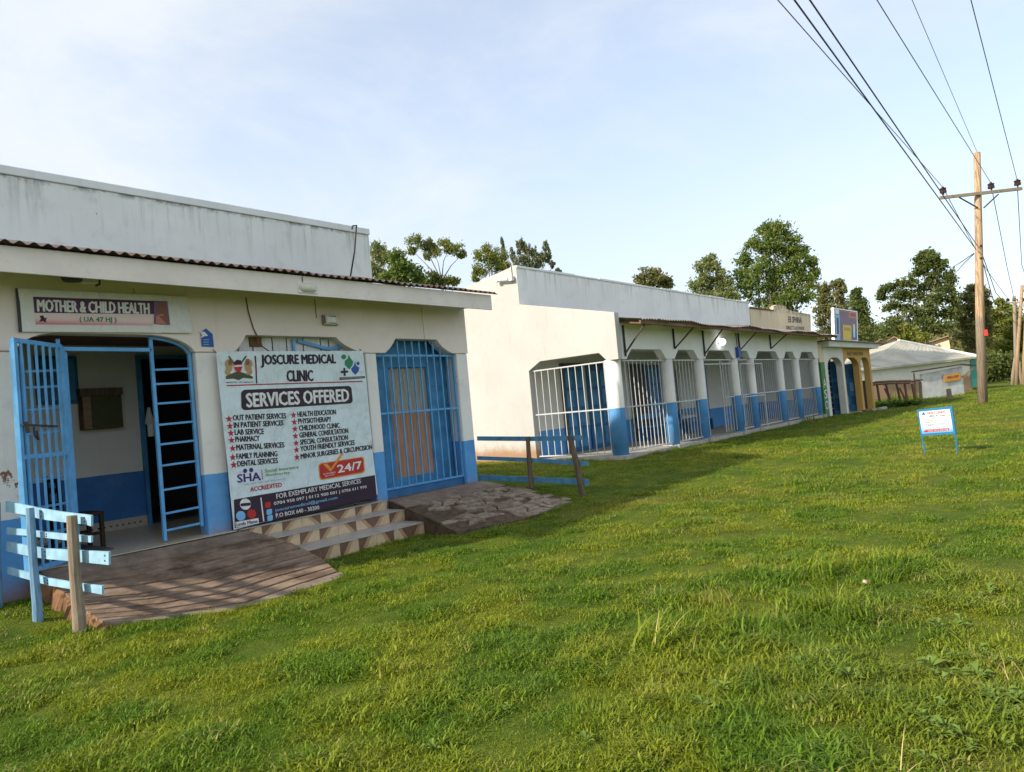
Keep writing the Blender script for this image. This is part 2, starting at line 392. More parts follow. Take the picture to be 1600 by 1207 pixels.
def fast_mesh(name, verts, faces, mat, smooth=False):
    me = bpy.data.meshes.new(name); k = faces.shape[1]
    me.vertices.add(len(verts)); me.vertices.foreach_set('co', verts.astype(np.float32).ravel())
    me.loops.add(faces.size); me.loops.foreach_set('vertex_index', faces.astype(np.int32).ravel())
    me.polygons.add(len(faces)); me.polygons.foreach_set('loop_start', np.arange(0, faces.size, k, dtype=np.int32))
    me.polygons.foreach_set('loop_total', np.full(len(faces), k, np.int32))
    if smooth: me.polygons.foreach_set('use_smooth', np.ones(len(faces), bool))
    me.materials.append(mat); me.update(calc_edges=True)
    o = bpy.data.objects.new(name, me); COL.objects.link(o); return o
go = fast_mesh('ground', np.stack([XX, YY, ZZ], -1).reshape(-1, 3), quads, m_ground, True)
tag(go, kind='structure')

# ------------------------------------------------------------------ lettering and flat print
def fit_text(s, pl, pr, pt, mat, parent, off=.018, name='lettering', onto=None, depth=None):
    """text from baseline-left pl to baseline-right pr, caps reaching pt above pl (3-D points); off thickens the strokes"""
    cu = bpy.data.curves.new('lettering', 'FONT'); cu.body = s; cu.resolution_u = 2
    to = bpy.data.objects.new('lettering', cu); me = bpy.data.meshes.new_from_object(to); bpy.data.objects.remove(to)
    n = len(me.vertices); co = np.empty(n*3, np.float32); me.vertices.foreach_get('co', co); co = co.reshape(-1, 3)
    x0, x1 = co[:, 0].min(), co[:, 0].max(); y0, y1 = co[:, 1].min(), co[:, 1].max()
    u = (co[:, 0]-x0)/(x1-x0); v = (co[:, 1]-y0)/(y1-y0)
    pl, pr, pt = (np.array(q) for q in (pl, pr, pt))
    faces = [tuple(p.vertices) for p in me.polygons]; bpy.data.meshes.remove(me)
    ex = (pr-pl)/np.linalg.norm(pr-pl); ez = (pt-pl); hgt = np.linalg.norm(ez); ez = ez/hgt; nv = np.cross(ex, ez)
    steps = [(0, 0)] if off <= 0 else [(-1, 0), (1, 0), (0, .6), (0, -.6), (0, 0)]
    V = []; F = []
    for k, (dx, dz) in enumerate(steps):
        P = pl[None]+u[:, None]*(pr-pl)[None]+v[:, None]*(pt-pl)[None]+(ex*dx+ez*dz)[None]*off*1.6*hgt
        if onto: P[:, 1] = onto(P[:, 0], P[:, 2])
        P = P+nv[None]*(.0004*k if hgt < 1 else .0); b0 = len(V); V += [tuple(q) for q in P]; F += [tuple(b0+i for i in f) for f in faces]
    me = bpy.data.meshes.new(name); me.from_pydata(V, [], F); me.materials.append(mat)
    o = bpy.data.objects.new(name, me); COL.objects.link(o); attach(o, parent); return o
def shape(name, pts, mat, parent, onto=None):
    b = MB(); P = [Vector(p) for p in pts]
    if onto: P = [Vector((p.x, float(onto(np.array([p.x]), np.array([p.z]))[0]), p.z)) for p in P]
    b.face(P); return b.build(name, mat, parent, normals=False)

# ------------------------------------------------------------------ the clinic (near building)
FY = 9.54; XL, XR = 1.45, 10.47; FL = -1.30
B1 = empty('clinic_building', (6, 10.5, FL), 'near white and blue clinic with corrugated canopy and tall weathered parapet', 'building')
def arc(x0, z0, x1, z1, bulge, n=7):
    """quarter curve from (x0,z0) to (x1,z1); bulge +1 round arch"""
    P = []
    for i in range(n+1):
        a = math.pi/2*i/n
        c = (x0+(x1-x0)*(1-math.cos(a)), z0+(z1-z0)*math.sin(a)) if bulge > 0 else (x0+(x1-x0)*math.sin(a), z0+(z1-z0)*(1-math.cos(a)))
        l = (x0+(x1-x0)*i/n, z0+(z1-z0)*i/n); k = abs(bulge)
        P.append((c[0]*k+l[0]*(1-k), c[1]*k+l[1]*(1-k)))
    return P
low = [(XL, 1.20), (2.85, 1.20)] + arc(2.85, 1.20, 3.27, 1.42, .8) + list(reversed(arc(4.95, 1.20, 4.39, 1.42, .8))) + [(5.50, 1.20)]
low += [(5.53, 1.20)] + arc(5.53, 1.20, 5.74, 1.45, -.35, 4)[1:] + list(reversed(arc(7.86, 1.20, 7.34, 1.45, -.45, 5))) + [(8.36, 1.20)]
low += arc(8.36, 1.20, 8.62, 1.455, -.3, 4)[1:] + list(reversed(arc(10.02, 1.20, 9.64, 1.455, -.4, 5))) + [(XR, 1.20)]
seen = []; [seen.append(p) for p in low if not seen or (abs(seen[-1][0]-p[0])+abs(seen[-1][1]-p[1])) > 1e-4]
b = MB(); b.prismY(seen + [(XR, 2.34), (XL, 2.34)], FY, FY+.24); b.build('lintel', m_lint1, B1, .008)
def pillar1(x0, x1, mm=m_wall1):
    b = MB(); b.box(x0, x1, FY+.025, FY+.255, -1.62, 1.20); return b.build('pillar', mm, B1, .02)
pillar1(XL+.01, 2.86, m_wall1b); pillar1(4.97, 5.32); pillar1(7.93, 8.17); pillar1(10.16, XR-.005)
b = MB(); b.box(XL+.02, XR-.01, FY+.03, 12.17, -2.0, FL-.012); b.build('plinth', m_mud, B1)
b = MB(); b.box(XL+.02, XR-.3, FY+.26, 12.16, FL-.01, FL); b.box(2.88, 5.30, 9.42, FY+.26, FL-.01, FL+.001); b.build('floor', m_tile, B1)
b = MB()                                            # back wall of the verandah with its doorway
b.box(XL, 5.34, 12.17, 12.38, FL-.1, 2.9); b.box(6.35, XR, 12.17, 12.38, FL-.1, 2.9); b.box(5.34, 6.35, 12.17, 12.38, 1.40, 2.9)
b.build('back_wall', m_in1, B1)
for xa in (XR-.22, XL):
    b = MB(); b.box(xa, xa+.208, FY+.26, 12.17, FL-.3, 2.3); b.build('end_wall', m_wall1, B1)
b = MB()                                            # the unlit room behind, its darkness also put into the wall colour
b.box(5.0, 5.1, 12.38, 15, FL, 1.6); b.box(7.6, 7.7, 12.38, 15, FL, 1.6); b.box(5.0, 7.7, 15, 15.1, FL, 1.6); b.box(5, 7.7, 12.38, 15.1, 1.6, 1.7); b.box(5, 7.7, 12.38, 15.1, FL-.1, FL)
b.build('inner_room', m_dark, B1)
b = MB(); b.box(XL+.2, XR-.22, FY+.25, 12.16, 1.62, 1.66); b.build('ceiling', m_timber, B1)
b = MB(); b.box(XL+.2, 5.30, 12.145, 12.169, FL+.001, FL+.16); b.build('skirting', m_skirt, B1)
b = MB()
for i in range(23):
    x = 3.2+i*.09; b.box(x, x+.022, 12.138, 12.147, FL+.06, FL+.085)
b.build('skirting_dots', m_ink, B1)['kind'] = 'stuff'
b = MB(); b.box(5.30, 5.36, 12.1, 12.39, FL, 1.40); b.box(5.30, 6.4, 12.1, 12.39, 1.40, 1.46); b.box(6.34, 6.40, 12.1, 12.39, FL, 1.40); b.build('door_frame', m_bluedoor, B1)
b = MB(); b.box(5.40, 5.44, 12.36, 13.1, FL+.02, 1.38); dl = b.build('door', m_bluedk, B1)
b = MB(); b.box(3.85, 4.42, 12.13, 12.168, .72, 1.45); sh = b.build('window_shutter', m_bluedk, B1)
b = MB(); b.box(3.9, 4.12, 12.115, 12.131, .78, 1.40); b.box(4.15, 4.37, 12.115, 12.131, .78, 1.40); b.build('shutter_panel', m_bluedoor, sh)
# parapet
b = MB(); b.box(XL, XR, 12.165, 12.40, 2.85, 4.14); b.build('parapet', m_par1, B1, .01)
b = MB(); b.box(XL-.01, XR+.01, 12.135, 12.43, 4.142, 4.275); b.build('coping', m_cope1, B1, .012)
for xa in (XL, XR-.203):
    b = MB(); b.prismX([(12.41, -1.9), (15.9, -1.9), (15.9, 1.5), (12.41, 3.25)], xa, xa+.2); b.build('rear_wall', m_wall1, B1)
b = MB(); b.box(XL, XR-.003, 15.9, 16.1, -1.9, 1.5); b.build('rear_wall', m_wall1, B1)
def corrugated(name, x0, x1, ya, za, yb, zb, pitch, amp, mat, parent, sub=6, sag=None, thick=.004):
    n = int((x1-x0)/pitch*sub); b = MB(); V = []
    for i in range(n+1):
        x = x0+(x1-x0)*i/n; w = amp*math.sin(2*math.pi*x/pitch); s = sag(x) if sag else 0
        V.append(((x, ya, za+w+s), (x, yb, zb+w), (x, ya, za+w+s-thick), (x, yb, zb+w-thick)))
    for p, q in zip(V[:-1], V[1:]):
        b.face([p[0], q[0], q[1], p[1]]); b.face([p[3], q[3], q[2], p[2]]); b.face([p[2], q[2], q[0], p[0]])
    return b.build(name, mat, parent, normals=False)
corrugated('rear_roof', XL, XR, 12.4, 3.33, 16.3, 1.45, .16, .02, m_iron2, B1)
# canopy: eleven overlapping sheets on a fascia board
xs = np.linspace(XL-.1, 10.62, 12)
for i in range(11):
    corrugated('roof_sheet', xs[i]-.02, xs[i+1]+.04, 8.80, 2.275+.006*(i % 2)+random.uniform(-.006, .006), 12.16, 3.10+.006*(i % 2), .135, .02, m_iron, B1)
b = MB(); b.beam((XL-.06, 8.90, 2.105), (10.545, 8.90, 2.10), .035, .285); b.build('fascia_board', m_fascia, B1, .004)
for i in range(7):
    x = XL+.1+i*1.40; b = MB(); b.beam((x, 8.925, 2.16), (x, 12.16, 2.97), .05, .12); b.build('rafter', m_timber, B1)
b = MB(); b.beam((10.40, 8.93, 2.03), (10.40, 9.50, 2.10), .06, .05); b.build('eave_bracket', m_steel, B1)
# entrance grilles: fixed ladder panels either side of the gate
GY = 9.66
def ladder(x0, x1, zs, ztop0, ztop1):
    b = MB(); b.beam((x0, GY, FL+.02), (x0, GY, ztop0), .045, .045); b.beam((x1, GY, FL+.12), (x1, GY, ztop1), .045, .045)
    g = b.build('side_grille', m_blue, B1, .004)
    for i, z in enumerate(zs):
        b = MB(); b.beam((x0+.02, GY+.005, z), (x1-.02, GY+.005, z+.012), .03, .028); b.build('rung', m_blue, g, .003)
    return g
rz_ = [-1.15, -.93, -.62, -.30, -.02, .24, .52, .78, .97]
lad = ladder(4.42, 4.93, rz_, 1.40, 1.20); lad2 = ladder(2.93, 3.32, rz_, 1.15, 1.36)
b = MB(); b.beam((3.32, GY, 1.24), (4.42, GY, 1.235), .045, .05)
b.build('gate_head', m_blue, B1, .004)
P = [(x, GY-.02, z+.0) for x, z in reversed(arc(4.93, 1.17, 4.40, 1.395, .8))]
b = MB(); b.tube([Vector(p) for p in P], .02, 6); b.build('arch_bar', m_blue, B1)
# open gate leaf folded back against the wall
gl0, gl1 = Vector((3.30, 9.52, 0)), Vector((2.655, 9.0, 0))
def gp(t, z, o=0): p = gl0.lerp(gl1, t); return Vector((p.x+o*.62, p.y-o*.78, z))
b = MB()
for t in (0.02, .98): b.beam(gp(t, FL+.03), gp(t, 1.26), .06, .05, up=(gl1-gl0).normalized())
for z in (1.25, -.02, FL+.06): b.beam(gp(0, z), gp(1, z), .045, .05)
gate = b.build('gate', m_blue, B1, .004)
for z in (-1.0, -.1, .95):
    b = MB(); p = gp(-.02, z); b.tube([p, p+Vector((0, 0, .13))], .028, 8); b.build('hinge', m_blue, gate)
for i in range(6):
    t = .13+.148*i; b = MB(); b.beam(gp(t, FL+.06, .02), gp(t, 1.24, .02), .012, .034, up=(gl0-gl1).normalized()); b.build('bar', m_blue, gate)
b = MB(); b.beam(gp(.30, .30, .05), gp(1.0, .33, .05), .022, .022); b.beam(gp(.92, .36, .045), gp(.92, .24, .06), .03, .03); b.tube([gp(.8, .3, .06), gp(.8, .2, .07), gp(.74, .16, .07), gp(.74, .26, .06)], .012, 6)
b.build('bolt', m_steel, gate)
b = MB(); b.beam((3.36, GY, FL+.02), (3.36, GY, 1.24), .05, .05); b.beam((3.40, GY+.02, FL+.02), (3.40, GY+.02, 1.22), .02, .04); b.build('gate_post', m_blue, B1)
b = MB(); b.box(3.0, 3.9, 9.95, 11.6, FL, FL+.02); b.build('floor_mat', m_dark, B1)
# blue double door behind its grille
DY = 9.92
b = MB(); wx0, wx1 = 8.72, 9.66; wz0, wz1 = -1.02, .98
b.box(8.10, wx0, DY, DY+.05, FL, 1.6); b.box(wx1, 10.2, DY, DY+.05, FL, 1.6); b.box(wx0, wx1, DY, DY+.05, FL, wz0); b.box(wx0, wx1, DY, DY+.05, wz1, 1.6)
dd = b.build('double_door', m_bluedoor, B1)
b = MB()
n = 22
for (za, zb, mm) in ((.12, wz1-.01, 1), (wz0, .16, 0)):
    for i in range(n):
        xa = wx0+(wx1-wx0)*i/n; xb = wx0+(wx1-wx0)*(i+1)/n
        ya = DY+.03+.018*math.sin(i*1.9)-.012*mm*0; yb = DY+.03+.018*math.sin((i+1)*1.9)
        if mm == 1: ya += .02; yb += .02
        b.face([(xa, ya, za), (xb, yb, za), (xb, yb, zb), (xa, ya, zb)], mm)
b.build('curtain', [m_curt_b, m_curt_g], dd)
b = MB(); b.box(8.17, 10.16, FY+.1, DY+.02, FL-.01, FL+.12); b.build('door_sill', m_bluedk, B1)
for x0 in (8.2, 9.68):
    b = MB(); b.box(x0, x0+.44, DY-.012, DY+.001, -1.1, -.3); b.box(x0, x0+.44, DY-.012, DY+.001, -.2, .5); b.box(x0, x0+.44, DY-.012, DY+.001, .6, 1.1); b.build('door_panel', m_bluedoor, dd, .006)
gy2 = FY+.10
b = MB()
for z in (1.165, .155, -1.15): b.beam((8.17, gy2, z), (10.15, gy2, z), .03, .035)
for x in (8.19, 10.13): b.beam((x, gy2, -1.15), (x, gy2, 1.165), .035, .035)
grd = b.build('door_grille', m_blue, B1)
for i in range(10):
    x = 8.19+1.94*(i+1)/11; b = MB(); b.beam((x, gy2-.012, -1.15), (x, gy2-.012, 1.42 if 2 <= i <= 8 and i != 7 or i in (3, 7) else 1.165), .026, .022); b.build('bar', m_blue, grd)
# boards closing the opening behind the banner
xx = 5.50
for i, w in enumerate((.20, .24, .33, .25, .30, .33, .16, .20, .34)):
    b = MB(); b.box(xx+.012, xx+w-.012, FY+.17, FY+.19, 0.7, 1.47-random.uniform(0, .03)); b.build('board', m_sack if i != 1 else m_sack, B1); xx += w
b = MB(); b.beam((6.7, FY+.14, 1.40), (7.25, FY+.14, 1.28), .03, .05); b.beam((7.25, FY+.14, 1.28), (7.7, FY+.14, 1.34), .03, .05); b.beam((6.62, FY+.14, .9), (6.62, FY+.14, 1.42), .03, .04); b.build('window_frame', m_blue, B1)
b = MB(); b.box(5.88, 6.08, FY+.15, FY+.168, 1.30, 1.44); b.build('board_patch', m_brownwood, B1)
# conduit and hairline cracks down the lintel
b = MB(); b.tube([(5.78, FY-.012, 2.0), (5.80, FY-.012, 1.8), (5.86, FY-.012, 1.55), (5.98, FY-.02, 1.28), (6.2, FY+.1, 1.2)], .009, 5); b.build('cable', m_brownwood, B1)
b = MB(); b.tube([(6.98, FY-.006, 2.05), (6.985, FY-.006, 1.75)], .006, 5); b.build('cable', m_brownwood, B1)
b = MB(); b.tube([(9.31, FY-.003, 2.05), (9.325, FY-.003, 1.46)], .003, 4); b.build('crack', m_timber, B1)
b = MB(); b.tube([(4.2, FY-.004, 2.02), (4.21, FY-.004, 1.88)], .004, 4); b.build('crack', m_timber, B1)

# steps
ST = empty('tiled_steps', (6.7, 8.9, -1.6), 'three brown and cream tiled steps below the large services banner', 'steps')
SX0, SX1, NT_ = 5.36, 8.03, 8
b = MB(); b.box(SX0, SX1-.004, 9.462, 9.70, -1.95, FL-.012); b.box(SX0, SX1-.004, 9.042, 9.462, -1.95, -1.462); b.box(SX0, 7.956, 8.482, 9.042, -1.95, -1.632); b.build('step_core', m_cement, ST)
tw = (SX1-SX0)/NT_
def riser_mesh(h, flip):
    b = MB(); g = .003; w = tw-2*g
    def q(u, v): u = 1-u if flip else u; return (g+u*w, 0, g+v*(h-2*g))
    parts = [([(0, 0), (.04, 0), (.55, 1), (0, 1)], 2), ([(.04, 0), (.30, 0), (.74, 1), (.55, 1)], 1), ([(.30, 0), (1, 0), (1, 1), (.74, 1)], 0)]
    for poly, m in parts: b.face([q(*p) for p in (reversed(poly) if flip else poly)], m)
    for (u0, v0, u1, v1) in ((0, 0, 1, 0), (1, 0, 1, 1), (1, 1, 0, 1), (0, 1, 0, 0)):
        A = q(u0, v0); B_ = q(u1, v1); b.face([A, (A[0], .012, A[2]), (B_[0], .012, B_[2]), B_], 0)
    return b
rows = [(9.45, FL, .150, SX1), (9.03, -1.45, .17, SX1), (8.47, -1.62, .24, 7.95)]
for k, (y, zt, h, xe) in enumerate(rows):
    pm = {}
    for i in range(NT_):
        fl = (i*7+k*3) % 5 in (1, 3)
        if fl not in pm:
            o = riser_mesh(h, fl).build('riser_tile', [m_t_cream, m_t_tan, m_t_brown], ST, normals=False); pm[fl] = o; o.location = Vector((SX0+i*tw-(.08 if k == 2 else 0), y, zt-h))-wloc(ST)
        else:
            o = dup(pm[fl], (0, 0, 0)); o.location = Vector((SX0+i*tw-(.08 if k == 2 else 0), y, zt-h))-wloc(ST)
for k, (y0, y1, z, xe) in enumerate(((9.435, 9.70, FL, SX1), (9.018, 9.449, -1.45, SX1+.01), (8.458, 9.029, -1.62, 7.96))):
    ref = None
    for i in range(NT_):
        if ref is None:
            b = MB(); b.box(.002, tw-.002, y0, y1, z-.011, z+.002); ref = b.build('tread_tile', m_t_grey, ST, .002); ref.location = Vector((SX0-(.07 if k == 2 else 0), 0, 0))-wloc(ST)
        else: dup(ref, (i*tw, 0, 0))
# side tiles on the right end
b = MB(); b.face([(SX1, 9.05, -1.82), (SX1, 9.45, -1.82), (SX1, 9.45, -1.46), (SX1, 9.05, -1.46)]); b.face([(7.958, 8.48, -1.85), (7.958, 9.04, -1.85), (7.958, 9.04, -1.63), (7.958, 8.48, -1.63)]); b.build('end_tile', m_t_tan, ST)

# muddy ramp up to the entrance
RP = empty('entrance_ramp', (4.2, 8.3, -1.6), 'broad brown mud stained ramp with scored strips below the open gate', 'ramp')
def rzf(y): return float(np.interp(y, [6.8, 7.2, 8.3, 9.0, 9.42], [-1.79, -1.765, -1.61, -1.41, -1.306]))
def ry(s, c): return (9.415-1.70*s, 9.415-2.15*s, 9.415-2.42*s, 9.415-2.30*s, 9.415-2.26*s)[c]
rxs = lambda s: (2.90, 3.45, 4.1, 4.9, 5.42+.26*math.sin(math.pi*min(1, s*1.15)))
sv = [0, .16, .30, .41, .52, .62, .72, .81, .90, 1.0]
for i in range(len(sv)-1):
    b = MB(); s0, s1 = sv[i]+.010, sv[i+1]-.010
    for c in range(4):
        X0, X1 = rxs(s0), rxs(s1); pts = []
        jz = -.004*c
        A = [(X0[c], ry(s0, c)), (X1[c], ry(s1, c)), (X1[c+1], ry(s1, c+1)), (X0[c+1], ry(s0, c+1))]
        b.hexa([(x, y, -1.98) for x, y in A]+[(x, y, rzf(y)+jz) for x, y in A])
    b.build('ramp_strip', m_slab if i in (0, 8) else m_ramp, RP)
b = MB(); b.hexa([(2.91, 7.75, -2), (2.91, 9.41, -2), (5.4, 9.41, -2), (5.2, 7.2, -2), (2.91, 7.75, -1.9), (2.91, 9.41, -1.40), (5.4, 9.41, -1.40), (5.2, 7.2, -1.9)]); b.build('mud_core', m_soil, RP)
b = MB()
k = 46; rm = random.Random(4); ww = [.05+.05*math.sin(i*.7)+rm.uniform(-.03, .03) for i in range(k+1)]; hh = [rm.uniform(.0, .05) for i in range(k+1)]
for i in range(k):
    y0 = 7.65+1.8*i/k; y1 = 7.65+1.8*(i+1)/k; w0, w1 = ww[i], ww[i+1]
    b.hexa([(2.86-w0*1.8, y0, -1.95), (2.93, y0, -1.95), (2.93, y1, -1.95), (2.86-w1*1.8, y1, -1.95), (2.88-w0*.5, y0, rzf(y0)-.02-hh[i]), (2.93, y0, rzf(y0)-.012), (2.93, y1, rzf(y1)-.012), (2.88-w1*.5, y1, rzf(y1)-.02-hh[i+1])])
b.build('mud_edge', m_mud, RP)

# broken stone ramp by the blue door
PT = empty('stone_ramp', (9, 8.3, -1.55), 'low ramp of broken grey brown paving stones before the closed blue door', 'ramp')
cA, cB, cD, cE, cF = (Vector(q) for q in ((10.50, 9.50, -1.30), (8.12, 9.50, -1.31), (7.74, 7.62, -1.69), (8.55, 7.18, -1.69), (10.26, 7.06, -1.635)))
def pp(u, v):   # u: left to right, v: wall to grass
    l = cB.lerp(cD, v); r = cA.lerp(cF, v); p = l.lerp(r, u); p.y -= .22*math.sin(math.pi*min(1, u*1.25)) * v**2; p.z += .02*math.sin(math.pi*v); return p
b = MB(); n = 8
for i in range(n):
    for j in range(n):
        u0, u1, v0, v1 = i/n, (i+1)/n, j/n, (j+1)/n
        Q = [pp(u0, v0), pp(u1, v0), pp(u1, v1), pp(u0, v1)]
        b.face([q-Vector((0, 0, .022)) for q in Q])
for (ua, va, ub, vb) in [(0, j/n, 0, (j+1)/n) for j in range(n)]+[(i/n, 1, (i+1)/n, 1) for i in range(n)]+[(1, j/n, 1, (j+1)/n) for j in range(n)]:
    p, q = pp(ua, va), pp(ub, vb); d = Vector((0, 0, .022)); b.face([p-d, q-d, (q.x, q.y, -2), (p.x, p.y, -2)])
b.build('soil_bed', m_soil, PT)
# smooth cement strip against the wall, cracked slabs lower down
nu, nv = 9, 9
rs = random.Random(5)
gu = [[min(1, max(0, (i+(rs.uniform(-.33, .33) if 0 < i < nu else 0)+(.35*(j % 2)*(0 < i < nu)))/nu)) for i in range(nu+1)] for j in range(nv+1)]
gv = [[min(1, max(0, .30+.70*(j+(rs.uniform(-.3, .3) if 0 < j < nv else 0))/nv)) for i in range(nu+1)] for j in range(nv+1)]
b = MB()
for i in range(6):
    Q = [pp(i/6, 0), pp((i+1)/6, 0), pp((i+1)/6, .27+.02*((i+1) % 2)), pp(i/6, .27+.02*(i % 2))]
    b.hexa([q-Vector((0, 0, .05)) for q in Q]+[q for q in Q])
b.build('cement_strip', m_slab, PT)
for j in range(nv):
    for i in range(nu):
        if rs.random() < (.30 if i < 4 else .10): continue
        C = [(gu[j][i], gv[j][i]), (gu[j][i+1], gv[j][i+1]), (gu[j+1][i+1], gv[j+1][i+1]), (gu[j+1][i], gv[j+1][i])]
        mu = sum(c[0] for c in C)/4; mv = sum(c[1] for c in C)/4; k = rs.uniform(.84, .95)
        Q = [pp(mu+(u-mu)*k, mv+(v-mv)*k) for u, v in C]; h = rs.uniform(-.006, .024)
        b = MB(); b.hexa([q-Vector((0, 0, .06)) for q in Q]+[q+Vector((0, 0, h+rs.uniform(-.006, .006))) for q in Q]); b.build('paving_stone', m_stone, PT, .008)

# ------------------------------------------------------------------ things on and in the clinic
# large vinyl banner
BY = 9.46
bTL, bTR, bBR, bBL = onY(338, 549.5, BY), onY(567, 548.5, BY), onY(591.5, 772.5, BY), onY(365.5, 828, BY)
def bwave(x, z):
    x = np.asarray(x, float); z = np.asarray(z, float)
    return BY - .010*np.sin(3.1*x+1.3*z) - .005*np.sin(6*x-2.7*z) - .003*np.sin(8*z+2*x) + .012*np.clip((.9-z)/2, 0, 1)
def bfront(x, z): return bwave(x, z)-.004
BN = empty('services_banner', (6.6, BY, 0), 'large pale blue banner headed JOSCURE MEDICAL CLINIC hung between two pillars', 'banner')
b = MB(); n, m = 28, 28
for i in range(n):
    for j in range(m):
        Q = []
        for (u, v) in ((i/n, j/m), ((i+1)/n, j/m), ((i+1)/n, (j+1)/m), (i/n, (j+1)/m)):
            p = bBL.lerp(bBR, u).lerp(bTL.lerp(bTR, u), v); p.z += .012*math.sin(u*14)*(v > .98)*0; Q.append((p.x, float(bwave(p.x, p.z)), p.z))
        b.face(Q)
b.build('sheet', m_vinyl, BN, smooth=True, normals=False)
def bp(x, y): return onY(x, y, BY)
def z4(x, y): return bp(320+x/3.352, 480+y/3.352)          # from the 3.35x enlargement
def z5(x, y): return bp(340+x/5.926, 540+y/5.926)
def z6(x, y): return bp(340+x/5.926, 690+y/5.929)
def bt(s, pl, pr, pt, mat, off=.018): return fit_text(s, pl, pr, pt, mat, BN, off, 'lettering', bfront)
def grid_poly(name, TL, TR, BR, BL, mat, parent, n=8, m=4, onto=bfront, rnd=0):
    b = MB()
    for i in range(n):
        for j in range(m):
            Q = []
            for (u, v) in ((i/n, j/m), ((i+1)/n, j/m), ((i+1)/n, (j+1)/m), (i/n, (j+1)/m)):
                if rnd:
                    e = rnd*max(0, 1-math.sqrt(max(0, 1-max(0, 1-min(u, 1-u)/rnd)**2)))*0
                p = BL.lerp(BR, u).lerp(TL.lerp(TR, u), v); Q.append((p.x, float(onto(p.x, p.z)), p.z))
            b.face(Q)
    return b.build(name, mat, parent, normals=False)
def rounded(name, TL, TR, BR, BL, mat, parent, r=.12, ry=.3, onto=bfront, n=5):
    us = [r*(1-math.cos(math.pi/2*k/n)) for k in range(n+1)]
    mid = [] if r > .49 else [r+(1-2*r)*k/10 for k in range(1, 10)]
    us = us+mid+[1-q for q in reversed(us)]
    def lim(u):
        d = max(0, 1-min(u, 1-u)/r); return ry*(1-math.sqrt(max(0, 1-d*d)))
    b = MB(); m = 5
    def pt(u, t):
        l = lim(u); v = l+(1-2*l)*t; p = BL.lerp(BR, u).lerp(TL.lerp(TR, u), v); return (p.x, float(onto(p.x, p.z)), p.z)
    for u0, u1 in zip(us[:-1], us[1:]):
        if u1-u0 < 1e-6: continue
        for j in range(m): b.face([pt(u0, j/m), pt(u1, j/m), pt(u1, (j+1)/m), pt(u0, (j+1)/m)])
    return b.build(name, mat, parent, normals=False)
def f2(x, z): return bwave(x, z)-.007
def f3(x, z): return bwave(x, z)-.010
bt('JOSCURE MEDICAL', z5(400, 207), z5(1098, 190), z5(395, 90), m_ink, .035)
bt('CLINIC', z5(642, 335), z5(882, 330), z5(636, 232), m_ink, .035)
grid_poly('red_rule', z5(88, 366), z5(1340, 328), z5(1340, 338), z5(88, 377), m_redink, BN, 10, 1)
rounded('plum_panel', z5(218, 412), z5(1240, 374), z5(1258, 535), z5(222, 602), m_ink, BN, .035, .2)
fit_text('SERVICES OFFERED', z5(272, 574), z5(1222, 517), z5(262, 445), m_white, BN, .03, 'lettering', f2)
LFT = ['OUT PATIENT SERVICES', 'IN PATIENT SERVICES', 'LAB SERVICE', 'PHARMACY', 'MATERNAL SERVICES', 'FAMILY PLANNING', 'DENTAL SERVICES']
le = [(150, 425, 595, 583), (155, 412, 633, 620), (160, 312, 670, 665), (163, 290, 707, 701), (168, 418, 750, 735), (168, 383, 797, 782), (173, 385, 836, 817)]
RGT = ['HEALTH EDUCATION', 'PHYSIOTHERAPY', 'CHILDHOOD CLINIC', 'GENERAL CONSULTATION', 'SPECIAL CONSULTATION', 'YOUTH FRIENDLY SERVICES', 'MINOR SURGERIES & CIRCUMCISION']
re_ = [(484, 690, 576, 562), (488, 664, 612, 600), (492, 708, 648, 632), (495, 752, 685, 660), (499, 750, 722, 695), (501, 786, 757, 722), (503, 880, 796, 745)]
def star(c, r):
    pts = []
    for k in range(10):
        a = math.pi/2+math.pi*k/5; q = r if k % 2 == 0 else r*.42; pts.append((c.x+q*math.cos(a), BY, c.z+q*math.sin(a)))
    b = MB(); cc = (c.x, float(bfront(c.x, c.z)), c.z)
    for k in range(10):
        A, B_ = pts[k], pts[(k+1) % 10]; b.face([cc, (A[0], cc[1], A[2]), (B_[0], cc[1], B_[2])])
    return b.build('star', m_redink, BN, normals=False)
for S, E_, hh in ((LFT, le, 29), (RGT, re_, 27)):
    for s, (xa, xb, ya, yb) in zip(S, E_):
        bt(s, z4(xa, ya), z4(xb, yb), z4(xa-2, ya-hh), m_ink, .03)
        star(z4(xa-21, ya-9), .055)
bt('SHA', z6(190, 383), z6(408, 358), z6(182, 308), m_purple, .03)
for q in ((258, 272), (316, 265)):
    c = z6(*q); b = MB(); b.tube([(c.x, float(bwave(c.x, c.z))-.002, c.z), (c.x, float(bwave(c.x, c.z))-.005, c.z)], .032, 12); b.build('dot', m_purple, BN)
grid_poly('grey_rule', z6(412, 262), z6(417, 262), z6(427, 352), z6(421, 353), m_olive, BN, 1, 4)
bt('Social Insurance', z6(445, 290), z6(748, 250), z6(443, 258), m_lime, .004)
bt('Authority', z6(448, 332), z6(672, 306), z6(446, 300), m_lime, .004)
bt('Health for all Kenyans', z6(258, 408), z6(635, 352), z6(257, 393), m_skyink, .004)
bt('ACCREDITED', z6(312, 466), z6(600, 420), z6(308, 425), m_redink, .03)
rounded('orange_border', z6(930, 205), z6(1362, 138), z6(1372, 290), z6(945, 362), m_orange, BN, .07, .18)
rounded('red_panel', z6(940, 212), z6(1352, 147), z6(1360, 280), z6(952, 350), m_red, BN, .07, .18, f2)
fit_text('24/7', z6(1112, 292), z6(1342, 250), z6(1102, 222), m_white, BN, .035, 'lettering', f3)
